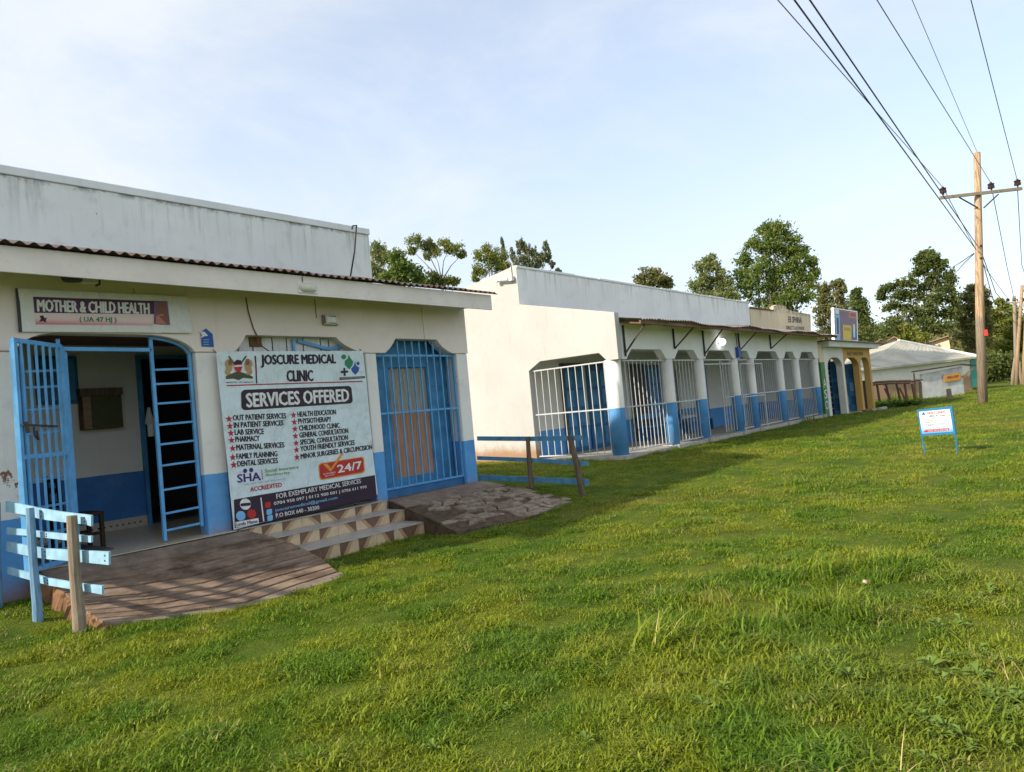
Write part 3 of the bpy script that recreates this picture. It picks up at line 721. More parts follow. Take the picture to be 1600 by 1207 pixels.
for A, B_, C_, D_ in (((972, 212), (1010, 205), (1050, 250), (1042, 282)), ((1042, 282), (1048, 248), (1140, 112), (1170, 112))):
    shape('tick', [z6(*A), z6(*B_), z6(*C_), z6(*D_)], m_orange, BN, f3)
fit_text('AVAILABLE', z6(975, 312), z6(1090, 292), z6(973, 298), m_white, BN, .0, 'lettering', f3)
fit_text('SERVICE', z6(990, 330), z6(1078, 312), z6(988, 318), m_white, BN, .0, 'lettering', f3)
grid_poly('dark_panel', z6(152, 540), z6(1463, 312), z6(1480, 520), z6(160, 805), m_ink, BN, 14, 4)
def tx2(s, a, b_, c, m=m_white, o=.012): return fit_text(s, z6(*a), z6(*b_), z6(*c), m, BN, o, 'lettering', f2)
tx2('FOR EXEMPLARY MEDICAL SERVICES', (552, 533), (1330, 385), (546, 488))
tx2('0704 958 097 | 0112 900 001 | 0706 611 990', (528, 600), (1385, 440), (524, 562))
tx2('joscuremedical@gmail.com', (540, 660), (1108, 540), (535, 622), m_skyink)
tx2('P.O BOX 640 - 30200', (545, 708), (945, 628), (540, 670))
grid_poly('white_rule', z6(402, 522), z6(412, 520), z6(435, 738), z6(424, 742), m_white, BN, 1, 5, f2)
for q, mm in (((470, 590), m_red), ((482, 655), m_skyink), ((488, 712), m_skyink)):
    rounded('icon', z6(q[0]-26, q[1]-22), z6(q[0]+26, q[1]-32), z6(q[0]+26, q[1]+20), z6(q[0]-24, q[1]+30), mm, BN, .25, .25, f2)
for q, r, mm in (((260, 582), 52, m_white), ((215, 690), 45, m_skyink), ((318, 672), 42, m_red)):
    rounded('emblem', z6(q[0]-r, q[1]-r), z6(q[0]+r, q[1]-r), z6(q[0]+r, q[1]+r), z6(q[0]-r, q[1]+r), mm, BN, .5, .5, f2, 8)
grid_poly('white_strip', z6(165, 748), z6(380, 710), z6(384, 758), z6(168, 798), m_white, BN, 3, 1, f2)
fit_text('Linda Mama', z6(176, 786), z6(372, 752), z6(174, 756), m_ink, BN, .02, 'lettering', f3)
rounded('band', z6(212, 575), z6(308, 566), z6(310, 594), z6(214, 602), m_ink, BN, .1, .3, f3)
# national emblem: two lions holding a shield, crossed spears, mound and scroll
def ep(x, y): return z5(x, y)
for A, B_ in (((104, 100), (190, 215)), ((262, 100), (185, 215))):
    p, q = ep(*A), ep(*B_); d = (q-p).normalized()*.012; s = Vector((-d.z, 0, d.x)); shape('spear', [p-s, p+s, q+s, q-s], m_olive, BN, bfront)
shape('mound', [ep(*q) for q in ((80, 285), (130, 262), (190, 238), (265, 262), (325, 290), (325, 310), (240, 300), (200, 322), (150, 306), (85, 312))], m_olive, BN, bfront)
for s in (1, -1):
    X = lambda x: 196+s*(x-196)
    shape('lion', [ep(X(x), y) for x, y in ((128, 128), (112, 122), (80, 140), (70, 175), (82, 205), (72, 250), (88, 276), (132, 272), (118, 245), (136, 232), (140, 200), (150, 170), (132, 150))][::s], m_gold, BN, bfront)
    shape('mane', [ep(X(x), y) for x, y in ((128, 126), (108, 132), (98, 160), (108, 186), (132, 178), (140, 150))][::s], m_skin, BN, f2)
shape('shield', [ep(*q) for q in ((158, 150), (182, 132), (215, 140), (232, 190), (215, 240), (190, 250), (165, 232), (150, 190))], m_red, BN, f2)
shape('shield_top', [ep(*q) for q in ((158, 150), (182, 132), (215, 140), (224, 172), (153, 178))], m_ink, BN, f3)
shape('shield_stripe', [ep(*q) for q in ((152, 186), (231, 180), (231, 196), (152, 200))], m_white, BN, f3)
bt('MINISTRY OF HEALTH', z5(84, 350), z5(330, 346), z5(83, 336), m_olive, .004)
grid_poly('flag_bar', z5(338, 98), z5(350, 98), z5(366, 352), z5(354, 354), m_ink, BN, 1, 5)
grid_poly('flag_red', z5(342, 165), z5(355, 165), z5(361, 258), z5(349, 258), m_redink, BN, 1, 3, f2)
# leaf logo
rounded('logo_dot', z5(1148, 85), z5(1192, 83), z5(1194, 128), z5(1150, 130), m_greenink, BN, .5, .5)
shape('logo_leaf', [z5(*q) for q in ((1216, 88), (1236, 120), (1258, 150), (1250, 185), (1222, 222), (1180, 176), (1182, 140), (1208, 122))], m_greenink, BN, bfront)
shape('logo_leaf', [z5(*q) for q in ((1276, 150), (1284, 186), (1312, 205), (1306, 240), (1278, 272), (1250, 245), (1238, 215), (1262, 190))], m_blueink, BN, bfront)
rounded('logo_dot', z5(1286, 152), z5(1314, 150), z5(1316, 182), z5(1288, 184), m_blueink, BN, .5, .5)
shape('logo_cross', [z5(*q) for q in ((1168, 208), (1186, 208), (1190, 282), (1172, 282))], m_ink, BN, bfront)
shape('logo_cross', [z5(*q) for q in ((1144, 236), (1210, 232), (1212, 252), (1146, 256))], m_ink, BN, f2)
grid_poly('logo_rule', z5(1132, 296), z5(1362, 284), z5(1362, 304), z5(1134, 320), m_ink, BN, 4, 1)
fit_text('JOSCURE MEDICAL CLINIC', z5(1142, 314), z5(1354, 301), z5(1141, 302), m_vinyl, BN, .0, 'lettering', f2)
b = MB()
for p in (bTL, bTR): b.tube([(p.x, BY-.0, p.z-.02), (p.x, BY+.1, p.z+.05)], .006, 5)
b.build('tie', m_steel, BN)

# small banner over the door
MY = 9.50
MBN = empty('health_banner', (3.9, MY, 1.8), 'white banner lettered MOTHER & CHILD HEALTH above the open doorway', 'banner')
def mp(x, y): return onY(x/3.771, 240+y/3.771, MY)
def mw(x, z): return MY - .006*np.sin(9*np.asarray(x)+6*np.asarray(z)) - .003*np.sin(21*np.asarray(x)-9*np.asarray(z))
def mf(x, z): return mw(x, z)-.003
def mf2(x, z): return mw(x, z)-.006
def mf3(x, z): return mw(x, z)-.009
o = grid_poly('sheet', mp(105, 797), mp(1105, 843), mp(1135, 1058), mp(125, 1050), m_vinyl2, MBN, 36, 10, mw)
o.data.polygons.foreach_set('use_smooth', [True]*len(o.data.polygons))
grid_poly('plum_panel', mp(193, 845), mp(985, 872), mp(992, 948), mp(204, 940), m_plum, MBN, 14, 2, mf)
grid_poly('pink_panel', mp(204, 940), mp(905, 948), mp(905, 1014), mp(211, 1008), m_pink, MBN, 14, 2, mf)
fit_text('MOTHER & CHILD HEALTH', mp(222, 932), mp(880, 946), mp(218, 862), m_white, MBN, .03, 'lettering', mf2)
fit_text('( UA 47 HJ )', mp(470, 1000), mp(685, 1004), mp(468, 962), m_greenink, MBN, .02, 'lettering', mf2)
grid_poly('picture', mp(905, 873), mp(985, 874), mp(1000, 1012), mp(908, 1006), m_mauve, MBN, 4, 4, mf2)
shape('picture_figure', [mp(*q) for q in ((930, 890), (960, 885), (972, 915), (985, 945), (990, 1000), (950, 998), (938, 960), (925, 930))], m_skin, MBN, mf3)
shape('picture_figure', [mp(*q) for q in ((918, 960), (950, 945), (980, 965), (975, 1004), (918, 1004))], m_coral, MBN, mf3)
shape('picture_mark', [mp(*q) for q in ((232, 958), (252, 955), (262, 972), (276, 968), (268, 985), (272, 998), (248, 988), (228, 996), (240, 976))], m_ink, MBN, mf2)
b = MB(); b.beam(mp(103, 795)+Vector((0, .012, 0)), mp(123, 1052)+Vector((0, .012, 0)), .02, .03); b.build('batten', m_steel, MBN)

# blue house-shaped plaque
PLQ = empty('plaque', (5.15, FY-.01, 1.3), 'small blue house shaped plaque with a white hand beside the doorway', 'plaque')
def qp(x, y, Y=FY-.012): return onY(x/3.771, 240+y/3.771, Y)
b = MB(); P = [qp(*q) for q in ((1190, 1136), (1186, 1080), (1180, 1055), (1214, 1032), (1252, 1065), (1260, 1140))]
b.prism([(p.x, p.z) for p in P], lambda p: (p[0], FY-.016, p[1]), lambda p: (p[0], FY-.002, p[1])); b.build('plate', m_blueink, PLQ)
shape('white_mark', [qp(*q, FY-.019) for q in ((1176, 1048), (1205, 1052), (1226, 1074), (1204, 1078), (1182, 1088), (1190, 1072))], m_white, PLQ)
for k in range(3): shape('white_line', [qp(1198, 1096+k*14, FY-.019), qp(1232, 1096+k*14, FY-.019), qp(1232, 1100+k*14, FY-.019), qp(1198, 1100+k*14, FY-.019)], m_skyink, PLQ)

# lamps
bl = empty('bulkhead_lamp', (7.22, FY, 1.75), 'rusty oblong bulkhead lamp on the wall above the services banner', 'lamp')
b = MB(); c = onY(516, 500.5, FY-.03); b.box(c.x-.15, c.x+.15, FY-.05, FY-.002, c.z-.085, c.z+.085); b.build('housing', m_iron2, bl, .02)
b = MB(); b.box(c.x-.11, c.x+.11, FY-.085, FY-.048, c.z-.055, c.z+.055); b.build('lens', m_glassw, bl, .02)
b = MB(); b.box(c.x-.155, c.x+.155, FY-.068, FY-.052, c.z+.06, c.z+.08); b.box(c.x-.155, c.x+.155, FY-.068, FY-.052, c.z-.08, c.z-.06); b.box(c.x-.12, c.x-.07, FY-.09, FY-.052, c.z-.07, c.z+.07); b.box(c.x+.07, c.x+.12, FY-.09, FY-.052, c.z-.07, c.z+.07); b.build('guard', m_plastic, bl, .008)
fl = empty('eave_lamp', (6.6, 8.87, 2.1), 'oval white plastic lamp fixed to the fascia board', 'lamp')
c = onY(482, 450, 8.86); b = MB()
R = []
for i in range(9):
    a = i/8*math.pi/2; R.append((math.cos(a), math.sin(a)))
for (k0, k1) in zip(R[:-1], R[1:]):
    for j in range(20):
        a0, a1 = 2*math.pi*j/20, 2*math.pi*(j+1)/20
        P_ = lambda k, a: (c.x+.155*k[0]*math.copysign(abs(math.cos(a))**.75, math.cos(a)), 8.878-.06*k[1], c.z+.07*k[0]*math.copysign(abs(math.sin(a))**.75, math.sin(a)))
        b.face([P_(k0, a0), P_(k0, a1), P_(k1, a1), P_(k1, a0)])
b.build('diffuser', m_plastic, fl, smooth=True)
b = MB(); b.box(c.x-.165, c.x+.165, 8.869, 8.881, c.z-.08, c.z+.08); b.build('base', m_glassw, fl, .01)
b = MB(); b.tube([(c.x-.08, 8.876, c.z+.08), (c.x-.08, 8.876, c.z+.16)], .008, 5); b.build('cord', m_timber, fl)
ed = empty('eave_fitting', (3.5, 9.3, 1.95), 'dark round fitting and pale box tucked under the eave over the small banner', 'lamp')
c = onY(113, 437, 9.32); b = MB(); b.tube([(c.x, 9.32, c.z-.02), (c.x, 9.32, c.z+.03), (c.x, 9.32, c.z+.13)], [.10, .12, .05], 14); b.build('bowl', m_steel, ed, smooth=True)
c2 = onY(140, 440, 9.34); b = MB(); b.box(c2.x-.10, c2.x+.08, 9.28, 9.40, c2.z-.03, c2.z+.10); b.build('box', m_plastic, ed, .006)
b = MB(); b.box(c2.x+.082, c2.x+.10, 9.28, 9.40, c2.z-.045, c2.z+.10); b.build('cap', m_steel, ed)

# notice box, chair, cloth
nb = empty('notice_box', (4.7, 12.1, .6), 'dark brown wooden box hanging on the inner verandah wall', 'box')
b = MB(); b.box(4.40, 4.98, 12.0, 12.15, .30, .92); b.build('case', m_brownwood, nb, .006)
b = MB(); b.box(4.53, 4.96, 11.985, 12.001, .33, .80); b.build('panel', m_olive, nb)
b = MB(); b.box(4.38, 5.0, 11.98, 12.16, .82, .935); b.build('lid', m_darkwood, nb, .006)
b = MB(); b.box(4.41, 4.52, 11.985, 12.001, .31, .81); b.build('side_board', grain('pale_board', (.25, .17, .11), (.36, .26, .18)), nb)
ch = empty('wooden_chair', (3.72, 10.55, FL), 'dark brown wooden chair just inside the open gate', 'chair')
cx0, cx1, cy0, cy1 = 3.50, 3.93, 10.35, 10.78
for (x, y, h) in ((cx0, cy0, 1.0), (cx0, cy1, 1.0), (cx1, cy0, .45), (cx1, cy1, .45)):
    b = MB(); b.beam((x, y, FL+.001), (x-.05*(h > .5), y, FL+h), .05, .05, up=(1, 0, 0)); b.build('leg', m_chair, ch, .004)
b = MB(); b.box(cx0-.03, cx1+.03, cy0-.03, cy1+.03, FL+.43, FL+.475); b.build('seat', m_chair, ch, .006)
for z in (.6, .78, .92):
    b = MB(); b.box(cx0-.055, cx0-.025, cy0, cy1, FL+z, FL+z+.07); b.build('slat', m_chair, ch, .004)
b = MB(); b.beam((cx0, cy0, FL+.2), (cx1, cy0, FL+.2), .03, .04); b.beam((cx0, cy1, FL+.2), (cx1, cy1, FL+.2), .03, .04); b.build('stretcher', m_chair, ch)
b = MB(); b.tube([(5.42, 12.08, .60), (5.42, 12.08, .34), (5.43, 12.08, .32), (5.43, 12.08, .12)], [.02, .075, .05, .05], 10)
o = b.build('hanging_cloth', m_white, None); tag(o, 'small white cloth hanging by the dark inner doorway', 'cloth')
# aerial wire standing on the canopy
b = MB(); p0 = onY(547, 436, 11.6); p1 = onY(557, 352, 11.6); p2 = onY(551, 355, 11.6)
b.tube([Vector((p0.x, 11.6, 2.95)), p0, p0.lerp(p1, .5)+Vector((.03, 0, 0)), p1, p2+Vector((0, 0, .02)), p2+Vector((-.02, 0, -.05))], .018, 6)
o = b.build('aerial_rod', m_cable, None); tag(o, 'thin dark bent rod standing on the canopy by the parapet end', 'rod')

# ------------------------------------------------------------------ rail fences at the clinic
fx = 2.80; fp0 = Vector((2.75, 7.84, 0)); fd = Vector((2.52-2.75, 9.4-7.84, 0)).normalized(); fn_ = Vector((fd.y, -fd.x, 0))
FN = empty('rail_fence', (fx, 8.6, -1.7), 'weathered pale blue rail fence with crooked posts at the left edge of the entrance ramp', 'fence')
def fz(x, y): return onP(x/5.028, 760+y/5.028, fp0, fn_)
for (tx, ty, bx, by, r0, r1, mm) in ((8, 125, 14, 950, .047, .05, m_postblue), (277, 165, 338, 1015, .042, .047, m_postblue), (607, 225, 668, 1140, .052, .060, m_wood)):
    t_, b_ = fz(tx, ty), fz(bx, by); t_ -= fn_*.05; b_ -= fn_*.05
    b_.z = g1(b_.x, b_.y)-.15; mid = t_.lerp(b_, .45)+Vector((.0, .018, 0)); q = t_.lerp(b_, .75)+Vector((0, -.012, 0))
    b = MB(); b.tube([t_, t_.lerp(b_, .2)+Vector((0, .008, 0)), mid, q, b_], [r0*.92, r0, r0*.97, r1, r1*1.08], 9); b.build('post', mm, FN, smooth=False)
def board(pts, h, th=.022, ends=0):
    b = MB(); V = []
    for p in pts: V.append((p[0]+fn_*.03, p[1]+fn_*.03))
    for (a0, a1), (c0, c1) in zip(V[:-1], V[1:]):
        d = fn_*th; b.hexa([a0, c0, c0+d, a0+d, a1, c1, c1+d, a1+d])
    o = b.build('rail', m_pale, FN); k = MB()
    for p in (pts[2], pts[-2]):
        for t in (.3, .7):
            q = p[0].lerp(p[1], t)+fn_*.03; k.tube([q-fn_*.006, q+fn_*.002], .008, 6)
    k.build('nail', m_iron, o); return o
def zz(x, yb, yt): return (fz(x, yb), fz(x, yt))
board([zz(20, 205, 122), zz(160, 228, 150), zz(300, 264, 180), zz(450, 285, 205), zz(640, 305, 228), zz(690, 320, 235)], 0)
board([zz(25, 383, 330), zz(180, 393, 345), zz(340, 412, 366), zz(560, 438, 385), zz(690, 448, 398)], 0)
board([zz(20, 515, 440), zz(180, 550, 470), zz(330, 577, 495), zz(560, 597, 508), zz(800, 622, 520), zz(828, 625, 522)], 0)
board([zz(30, 695, 640), zz(180, 735, 680), zz(350, 785, 728), zz(560, 820, 765), zz(775, 857, 790)], 0)
fx2 = 10.68
FR = empty('rail_fence', (fx2, 8.2, -1.5), 'blue three rail fence with two leaning brown posts beyond the stone ramp', 'fence')
def f2z(x, y): return onX(x, y, fx2)
for (a, m1, c, w) in (((827.5, 682), (830, 720), (834, 762), .045), ((893, 681), (905, 728), (914.5, 778), .055)):
    P = [f2z(*a), f2z(*m1), f2z(*c)]
    for p in P: p.x -= .06
    P[2].z -= .1
    b = MB(); b.tube(P, [w*.85, w, w*1.1], 8); b.build('post', m_darkwood, FR)
for (l, m1, r, h) in (((746, 685.5), (830, 686), (910, 684.5), .085), ((746, 716), (830, 719), (919, 725), .075), ((749, 746.5), (830, 749.5), (920, 754), .10)):
    b = MB(); P = [f2z(*l), f2z(*m1), f2z(*r)]
    for p, q in zip(P[:-1], P[1:]): b.beam(p, q, .022, h)
    b.build('rail', m_railblue, FR)

# ------------------------------------------------------------------ long verandah building
X2, X2R, F2 = 16.30, 34.0, 9.75
B2 = empty('verandah_building', (25, 11, -1.45), 'long white building with blue based columns and barred verandah behind the clinic', 'building')
sidepoly = [(18, -1.75), (18, 3.4), (12.69, 4.165), (12.69, 3.02), (9.62, 2.31), (9.62, 1.085), (9.98, 1.085), (10.20, 1.315), (12.15, 1.315), (12.58, 1.085), (12.58, -1.75)]
b = MB(); b.prismX(sidepoly, X2, X2+.22); b.build('side_wall', m_side2, B2, .008)
cols = [(X2, 16.92), (19.25, 19.73), (21.41, 21.89), (24.19, 24.75), (25.74, 26.27), (28.77, 29.33), (30.78, 31.32), (33.40, 33.98)]
low = []
for i in range(7):
    a, c = cols[i][1], cols[i+1][0]; w = min(.28, (c-a)*.2)
    low += [(a, 1.10), (a+.02, 1.10), (a+w+.04, 1.375), (c-w-.04, 1.375), (c-.02, 1.10)]
poly = [(X2+.222, 1.10)]+low+[(X2R, 1.10), (X2R, 2.28), (X2+.222, 2.28)]
b = MB(); b.prismY(poly, F2, F2+.24); b.build('front_wall', m_lint2, B2, .006)
for (x0, x1) in cols:
    b = MB(); cx = (x0+x1)/2; r = .180 if x0 > 17 else .215
    if x0 < 17: cx = X2+.225
    b.tube([(cx, F2+.16 if x0 > 17 else F2+.20, -1.43), (cx, F2+.16 if x0 > 17 else F2+.20, 1.098)], r, 20); b.build('column', m_col2, B2, smooth=False).data.polygons.foreach_set('use_smooth', [True]*20+[False]*2)
    b = MB(); b.box(cx-r-.03, cx+r+.03, F2-.12, F2+.42, -1.62, -1.415); b.build('column_foot', m_cement, B2, .01)
b = MB(); b.box(X2+.02, X2R, F2-.06, 12.68, -1.8, -1.44); b.build('floor_slab', m_cement, B2, .01)
b = MB(); b.box(X2+.222, X2R, 12.69, 12.90, -1.44, 2.598); b.build('back_wall', m_in2, B2)
b = MB(); b.prismX([(F2+.26, -1.44), (12.688, -1.44), (12.688, 2.62), (F2+.26, 2.06)], X2R-.2, X2R); b.build('end_wall', m_in2, B2)
b = MB(); b.box(X2+.005, X2R, 12.688, 12.90, 2.60, 4.085); b.build('parapet', m_par2, B2, .01)
b = MB()
for i in range(12):
    xa = X2+.0+(X2R-X2)*i/12; xb = X2+(X2R-X2)*(i+1)/12; b.box(xa+.008, xb-.004, 12.66, 12.93, 4.086, 4.15+.012*math.sin(i*2.3))
b.build('coping', m_cope1, B2, .012)
b = MB(); b.box(X2+.23, X2R, F2+.25, 12.68, 1.62, 1.68); b.build('ceiling', m_in2, B2)
b = MB(); b.box(X2, X2R, 17.8, 18.0, -1.75, 3.3); b.box(X2R-.2, X2R, 12.9, 17.8, -1.75, 3.3); b.build('rear_wall', m_side2, B2)
corrugated('rear_roof', X2+.22, X2R, 12.9, 3.7, 17.9, 3.2, .15, .02, m_iron2, B2)
sag2 = lambda x: .035*math.sin(x*1.1)+.02*math.sin(x*2.7)
xs = np.linspace(16.56, 34.9, 21)
for i in range(20):
    corrugated('roof_sheet', xs[i]-.02, xs[i+1]+.04, 8.95+random.uniform(-.05, .03), 2.055, 12.68, 2.74, .15, .018, m_iron2, B2, 5, sag2)
b = MB(); b.beam((16.6, 9.06, 1.985), (34.6, 9.06, 1.985), .05, .085); b.build('eave_beam', m_timber, B2)
for i in range(15):
    x = 16.75+i*1.26; b = MB(); b.beam((x, 9.02, 1.985), (x, 12.6, 2.64), .05, .10); b.build('rafter', m_timber, B2)
for (px, yt, yb, dx) in ((973.5, 513, 557, 0), (1051.5, 515, 545, 0), (1098, 520, 557, 0), (1153.5, 523, 548, 0), (1203, 528, 545, 0)):
    p = onY(px, yt, F2-.03); q = onY(px, yb, F2-.03); b = MB(); b.beam((p.x, F2-.03, 2.0), (p.x, F2-.03, min(1.6, q.z)), .045, .04); b.beam((p.x, F2-.03, max(q.z, 1.25)), (p.x, 9.04, 1.97), .035, .035); b.build('canopy_bracket', m_steel, B2)
# grilles: rails with upright bars
def grille2(p0, p1, n, mat=m_whitebar):
    p0, p1 = Vector(p0), Vector(p1); b = MB()
    for z in (1.07, -.18, -1.36): b.beam((p0.x, p0.y, z), (p1.x, p1.y, z), .03, .035)
    g = b.build('grille', mat, B2); first = None
    for i in range(n):
        p = p0.lerp(p1, (i+.5)/n)
        if first is None:
            b = MB(); b.box(p.x-.009, p.x+.009, p.y-.009, p.y+.009, -1.36, 1.07); first = b.build('bar', mat, g); f0 = p
        else: dup(first, (p.x-f0.x, p.y-f0.y, 0))
    return g
grille2((X2+.10, 12.56, 0), (X2+.10, 10.03, 0), 11)
for i, n in ((0, 11), (1, 8), (3, 6), (4, 12), (5, 8), (6, 10)):
    grille2((cols[i][1]-.02, F2+.12, 0), (cols[i+1][0]+.02, F2+.12, 0), n)
# gate bay: fixed frame and a leaf standing ajar
a, c = cols[2][1], cols[3][0]
b = MB(); b.beam((a, F2+.1, 1.07), (c, F2+.1, 1.07), .03, .035); b.beam((a+.05, F2+.1, -1.36), (a+.05, F2+.1, 1.07), .03, .035); b.beam((a+1.35, F2+.1, -1.36), (a+1.35, F2+.1, 1.07), .03, .035); b.beam((a, F2+.1, .93), (c, F2+.1, .93), .03, .035); b.beam((a+1.35, F2+.1, -.2), (c, F2+.1, -.2), .03, .03)
for i in range(4): b.beam((a+1.55+i*.24, F2+.1, -1.36), (a+1.55+i*.24, F2+.1, 1.0), .02, .02)
b.build('gate_frame', m_whitebar, B2)
h = Vector((a+.08, F2+.14, 0)); e = Vector((a+1.10, F2+.72, 0)); b = MB()
for t in (0, 1): p = h.lerp(e, t); b.beam((p.x, p.y, -1.33), (p.x, p.y, .90), .035, .035)
for z in (.90, -.38, -1.33): b.beam((h.x, h.y, z), (e.x, e.y, z), .03, .035)
gt = b.build('gate', m_whitebar, B2)
for i in range(5):
    p = h.lerp(e, (i+1)/6); b = MB(); b.box(p.x-.011, p.x+.011, p.y-.011, p.y+.011, -1.33, .9); b.build('bar', m_whitebar, gt)
b = MB(); p = h.lerp(e, .93); b.beam((p.x, p.y-.03, -.45), (p.x, p.y-.03, -.05), .05, .05); b.build('bolt', m_steel, gt)
# projecting hoop rail outside the next bay
a, c = cols[3][0]+.1, cols[4][1]+.1; b = MB(); y = F2-.16
b.beam((a, y, .90), (c, y, .90), .03, .03); b.beam((a, y, -1.4), (a, y, .90), .03, .03); b.beam((c, y, -1.4), (c, y, .9), .03, .03); b.beam((a, y, -.25), (c, y, -.25), .03, .03); b.build('hoop_rail', m_whitebar, B2)
# panelled doors along the back wall
def pdoor(x0, x1, y=12.66, top=1.2, mat=m_bluedk, ajar=False):
    b = MB(); b.box(x0, x1, y-.03, y+.02, -1.44, top); d = b.build('door', mat, B2)
    w = (x1-x0)/2; first = None
    for i in range(2):
        for (z0, z1) in ((-1.3, -.75), (-.65, -.15), (-.05, .45), (.55, 1.05)):
            b = MB(); b.box(x0+w*i+.07, x0+w*(i+1)-.07, y-.048, y-.031, z0, z1); b.build('door_panel', m_bluedoor, d, .01)
    return d
pdoor(18.05, 19.15); pdoor(19.35, 20.75); pdoor(23.25, 24.75); pdoor(27.35, 28.3)
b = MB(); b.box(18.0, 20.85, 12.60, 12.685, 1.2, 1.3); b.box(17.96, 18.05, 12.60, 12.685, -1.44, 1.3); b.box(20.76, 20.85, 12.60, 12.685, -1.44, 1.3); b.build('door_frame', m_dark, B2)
b = MB(); b.box(22.05, 23.2, 12.675, 12.689, -1.44, 1.25); b.build('doorway_shade_panel', m_dark, B2)  # flat dark sheet on the wall, painted shade of an open doorway
b = MB()
for i in range(16):
    x = 25.55+i*.11; b.face([(x, 12.55+.03*(i % 2), -.9), (x+.11, 12.55+.03*((i+1) % 2), -.9), (x+.11, 12.55+.03*((i+1) % 2), 1.05), (x, 12.55+.03*(i % 2), 1.05)])
b.build('curtain', m_sack, B2)
for (x0, x1) in ((21.9, 24.2), (25.0, 27.2)):
    bn = empty('bench', ((x0+x1)/2, 12.2, -1.44), 'blue wooden bench on the verandah behind the %s barred bay from the corner column' % ('first' if x0 < 23 else 'second'), 'bench', 'benches on the barred verandah')
    b = MB(); b.box(x0, x1, 12.0, 12.4, -1.0, -.94); b.build('seat', m_bluedoor, bn)
    b = MB(); b.box(x0, x1, 12.36, 12.40, -.72, -.52); b.build('backrest', m_bluedoor, bn)
    for x in (x0+.05, x1-.12):
        b = MB(); b.box(x, x+.07, 12.02, 12.40, -1.44, -1.0); b.box(x, x+.05, 12.34, 12.40, -1.0, -.5); b.build('leg', m_bluedk, bn)
# lit lamp, meter box, camera
c = onY(1126, 535, F2-.07)
lp = empty('round_lamp', (c.x, F2, c.z), 'round white lit lamp on the verandah front of the long building', 'lamp')
b = MB(); b.tube([(c.x, F2-.002, c.z), (c.x, F2-.05, c.z)], .08, 20); b.build('base', m_glassw, lp)
b = MB(); b.tube([(c.x, F2-.13-.11*math.cos(q), c.z) for q in np.linspace(.05, 3.09, 9)], [.11*math.sin(q) for q in np.linspace(.05, 3.09, 9)], 18); b.build('diffuser', m_lit, lp, smooth=True)
c = onY(1154, 550, F2-.07); mb = empty('meter_box', (c.x, F2, c.z), 'small blue grey meter box on the verandah front', 'box')
b = MB(); b.box(c.x-.12, c.x+.12, F2-.12, F2-.002, c.z-.2, c.z+.16); b.build('case', m_blueink, mb, .01); b = MB(); b.tube([(c.x, F2-.04, c.z+.16), (c.x, F2-.04, 2.0)], .015, 6); b.build('conduit', m_steel, mb)
c = onX(795, 435.5, X2-.12); cc = empty('security_camera', c, 'white bullet camera high on the sunlit side wall corner', 'camera')
b = MB(); b.tube([c+Vector((-.02, .42, .03)), c+Vector((-.02, .02, -.02))], .045, 12); b.build('body', m_white, cc)
b = MB(); b.box(c.x-.07, c.x+.03, c.y+.40, c.y+.50, c.z-.03, c.z+.08); b.build('sun_shield', m_white, cc)
b = MB(); b.box(c.x-.02, X2-.002, c.y-.12, c.y+.0, c.z-.08, c.z+.06); b.build('mount', m_glassw, cc, .01)
b = MB(); b.tube([(X2-.01, c.y-.05, c.z+.06), (X2-.01, c.y-.04, 4.14)], .01, 5); b.build('cable', m_steel, cc)

# ------------------------------------------------------------------ cream shop with the two colour porch
B3 = empty('cream_shop', (39, 11, -1.6), 'cream shop with lettered stepped parapet and porch half white half ochre', 'building')
PY = 12.69
def p3(x, y): p = onY(x, y, PY); return (p.x, p.z)
zb = 2.7
poly = [(34.12, zb)]+[p3(*q) for q in ((1171.5, 480.5), (1208, 485.5), (1208.5, 479), (1213.5, 476.5), (1228.5, 478.5), (1229, 483), (1238.5, 486.5), (1266.5, 491.5))]+[(43.2, zb)]
b = MB(); b.prismY(list(reversed(poly)), PY, PY+.2); b.build('parapet', m_cream, B3, .01)
P = [p3(1171, 479.5), p3(1208, 484.5), p3(1208, 486.5), p3(1171, 482.5)]; b = MB(); b.prismY(P, PY-.04, PY-.003); b.build('coping', m_brownwood, B3)
b = MB(); b.box(34.12, 34.3, 12.9, 17, -1.7, 3.3); b.box(43.0, 43.2, 12.9, 17, -1.7, 3.3); b.box(34.12, 43.2, 17, 17.2, -1.7, 3.0); b.build('rear_wall', m_cream, B3)
corrugated('rear_roof', 34.3, 43.0, 12.9, 3.3, 17.1, 2.9, .2, .02, m_iron2, B3)
def L3(x, y): return onY(1160+x/5.027, 440+y/5.027, PY-.006)
fit_text('EB SPHINA', L3(362, 322), L3(466, 328), L3(361, 275), m_ink, B3, .03)
fit_text('DIRECT & DONOR', L3(344, 378), L3(487, 382), L3(344, 350), m_ink, B3, .03)
G = F2
pw = [(34.72, -1.75), (35.25, -1.75)]
arches = [(35.2, 37.65), (38.05, 40.75), (41.15, 42.95)]
def archpoly(x0, x1, xa, xb, zt):   # wall panel x0..x1 with an arch xa..xb open to the ground
    return [(x0, -1.72), (xa, -1.72), (xa, .70)]+arc(xa, .70, (xa+xb)/2-.35, 1.13, .85)[1:]+list(reversed(arc(xb, .70, (xa+xb)/2+.35, 1.13, .85)))+[(xb, -1.72), (x1, -1.72), (x1, zt), (x0, zt)]
for (x0, x1, ar, mm) in ((34.72, 37.95, arches[0], m_porchw), (37.952, 40.95, arches[1], m_ochre), (40.952, 43.35, arches[2], m_ochre)):
    b = MB(); b.prismY(archpoly(x0, x1, ar[0], ar[1], 1.60), G, G+.3); b.build('porch_arch', mm, B3, .01)
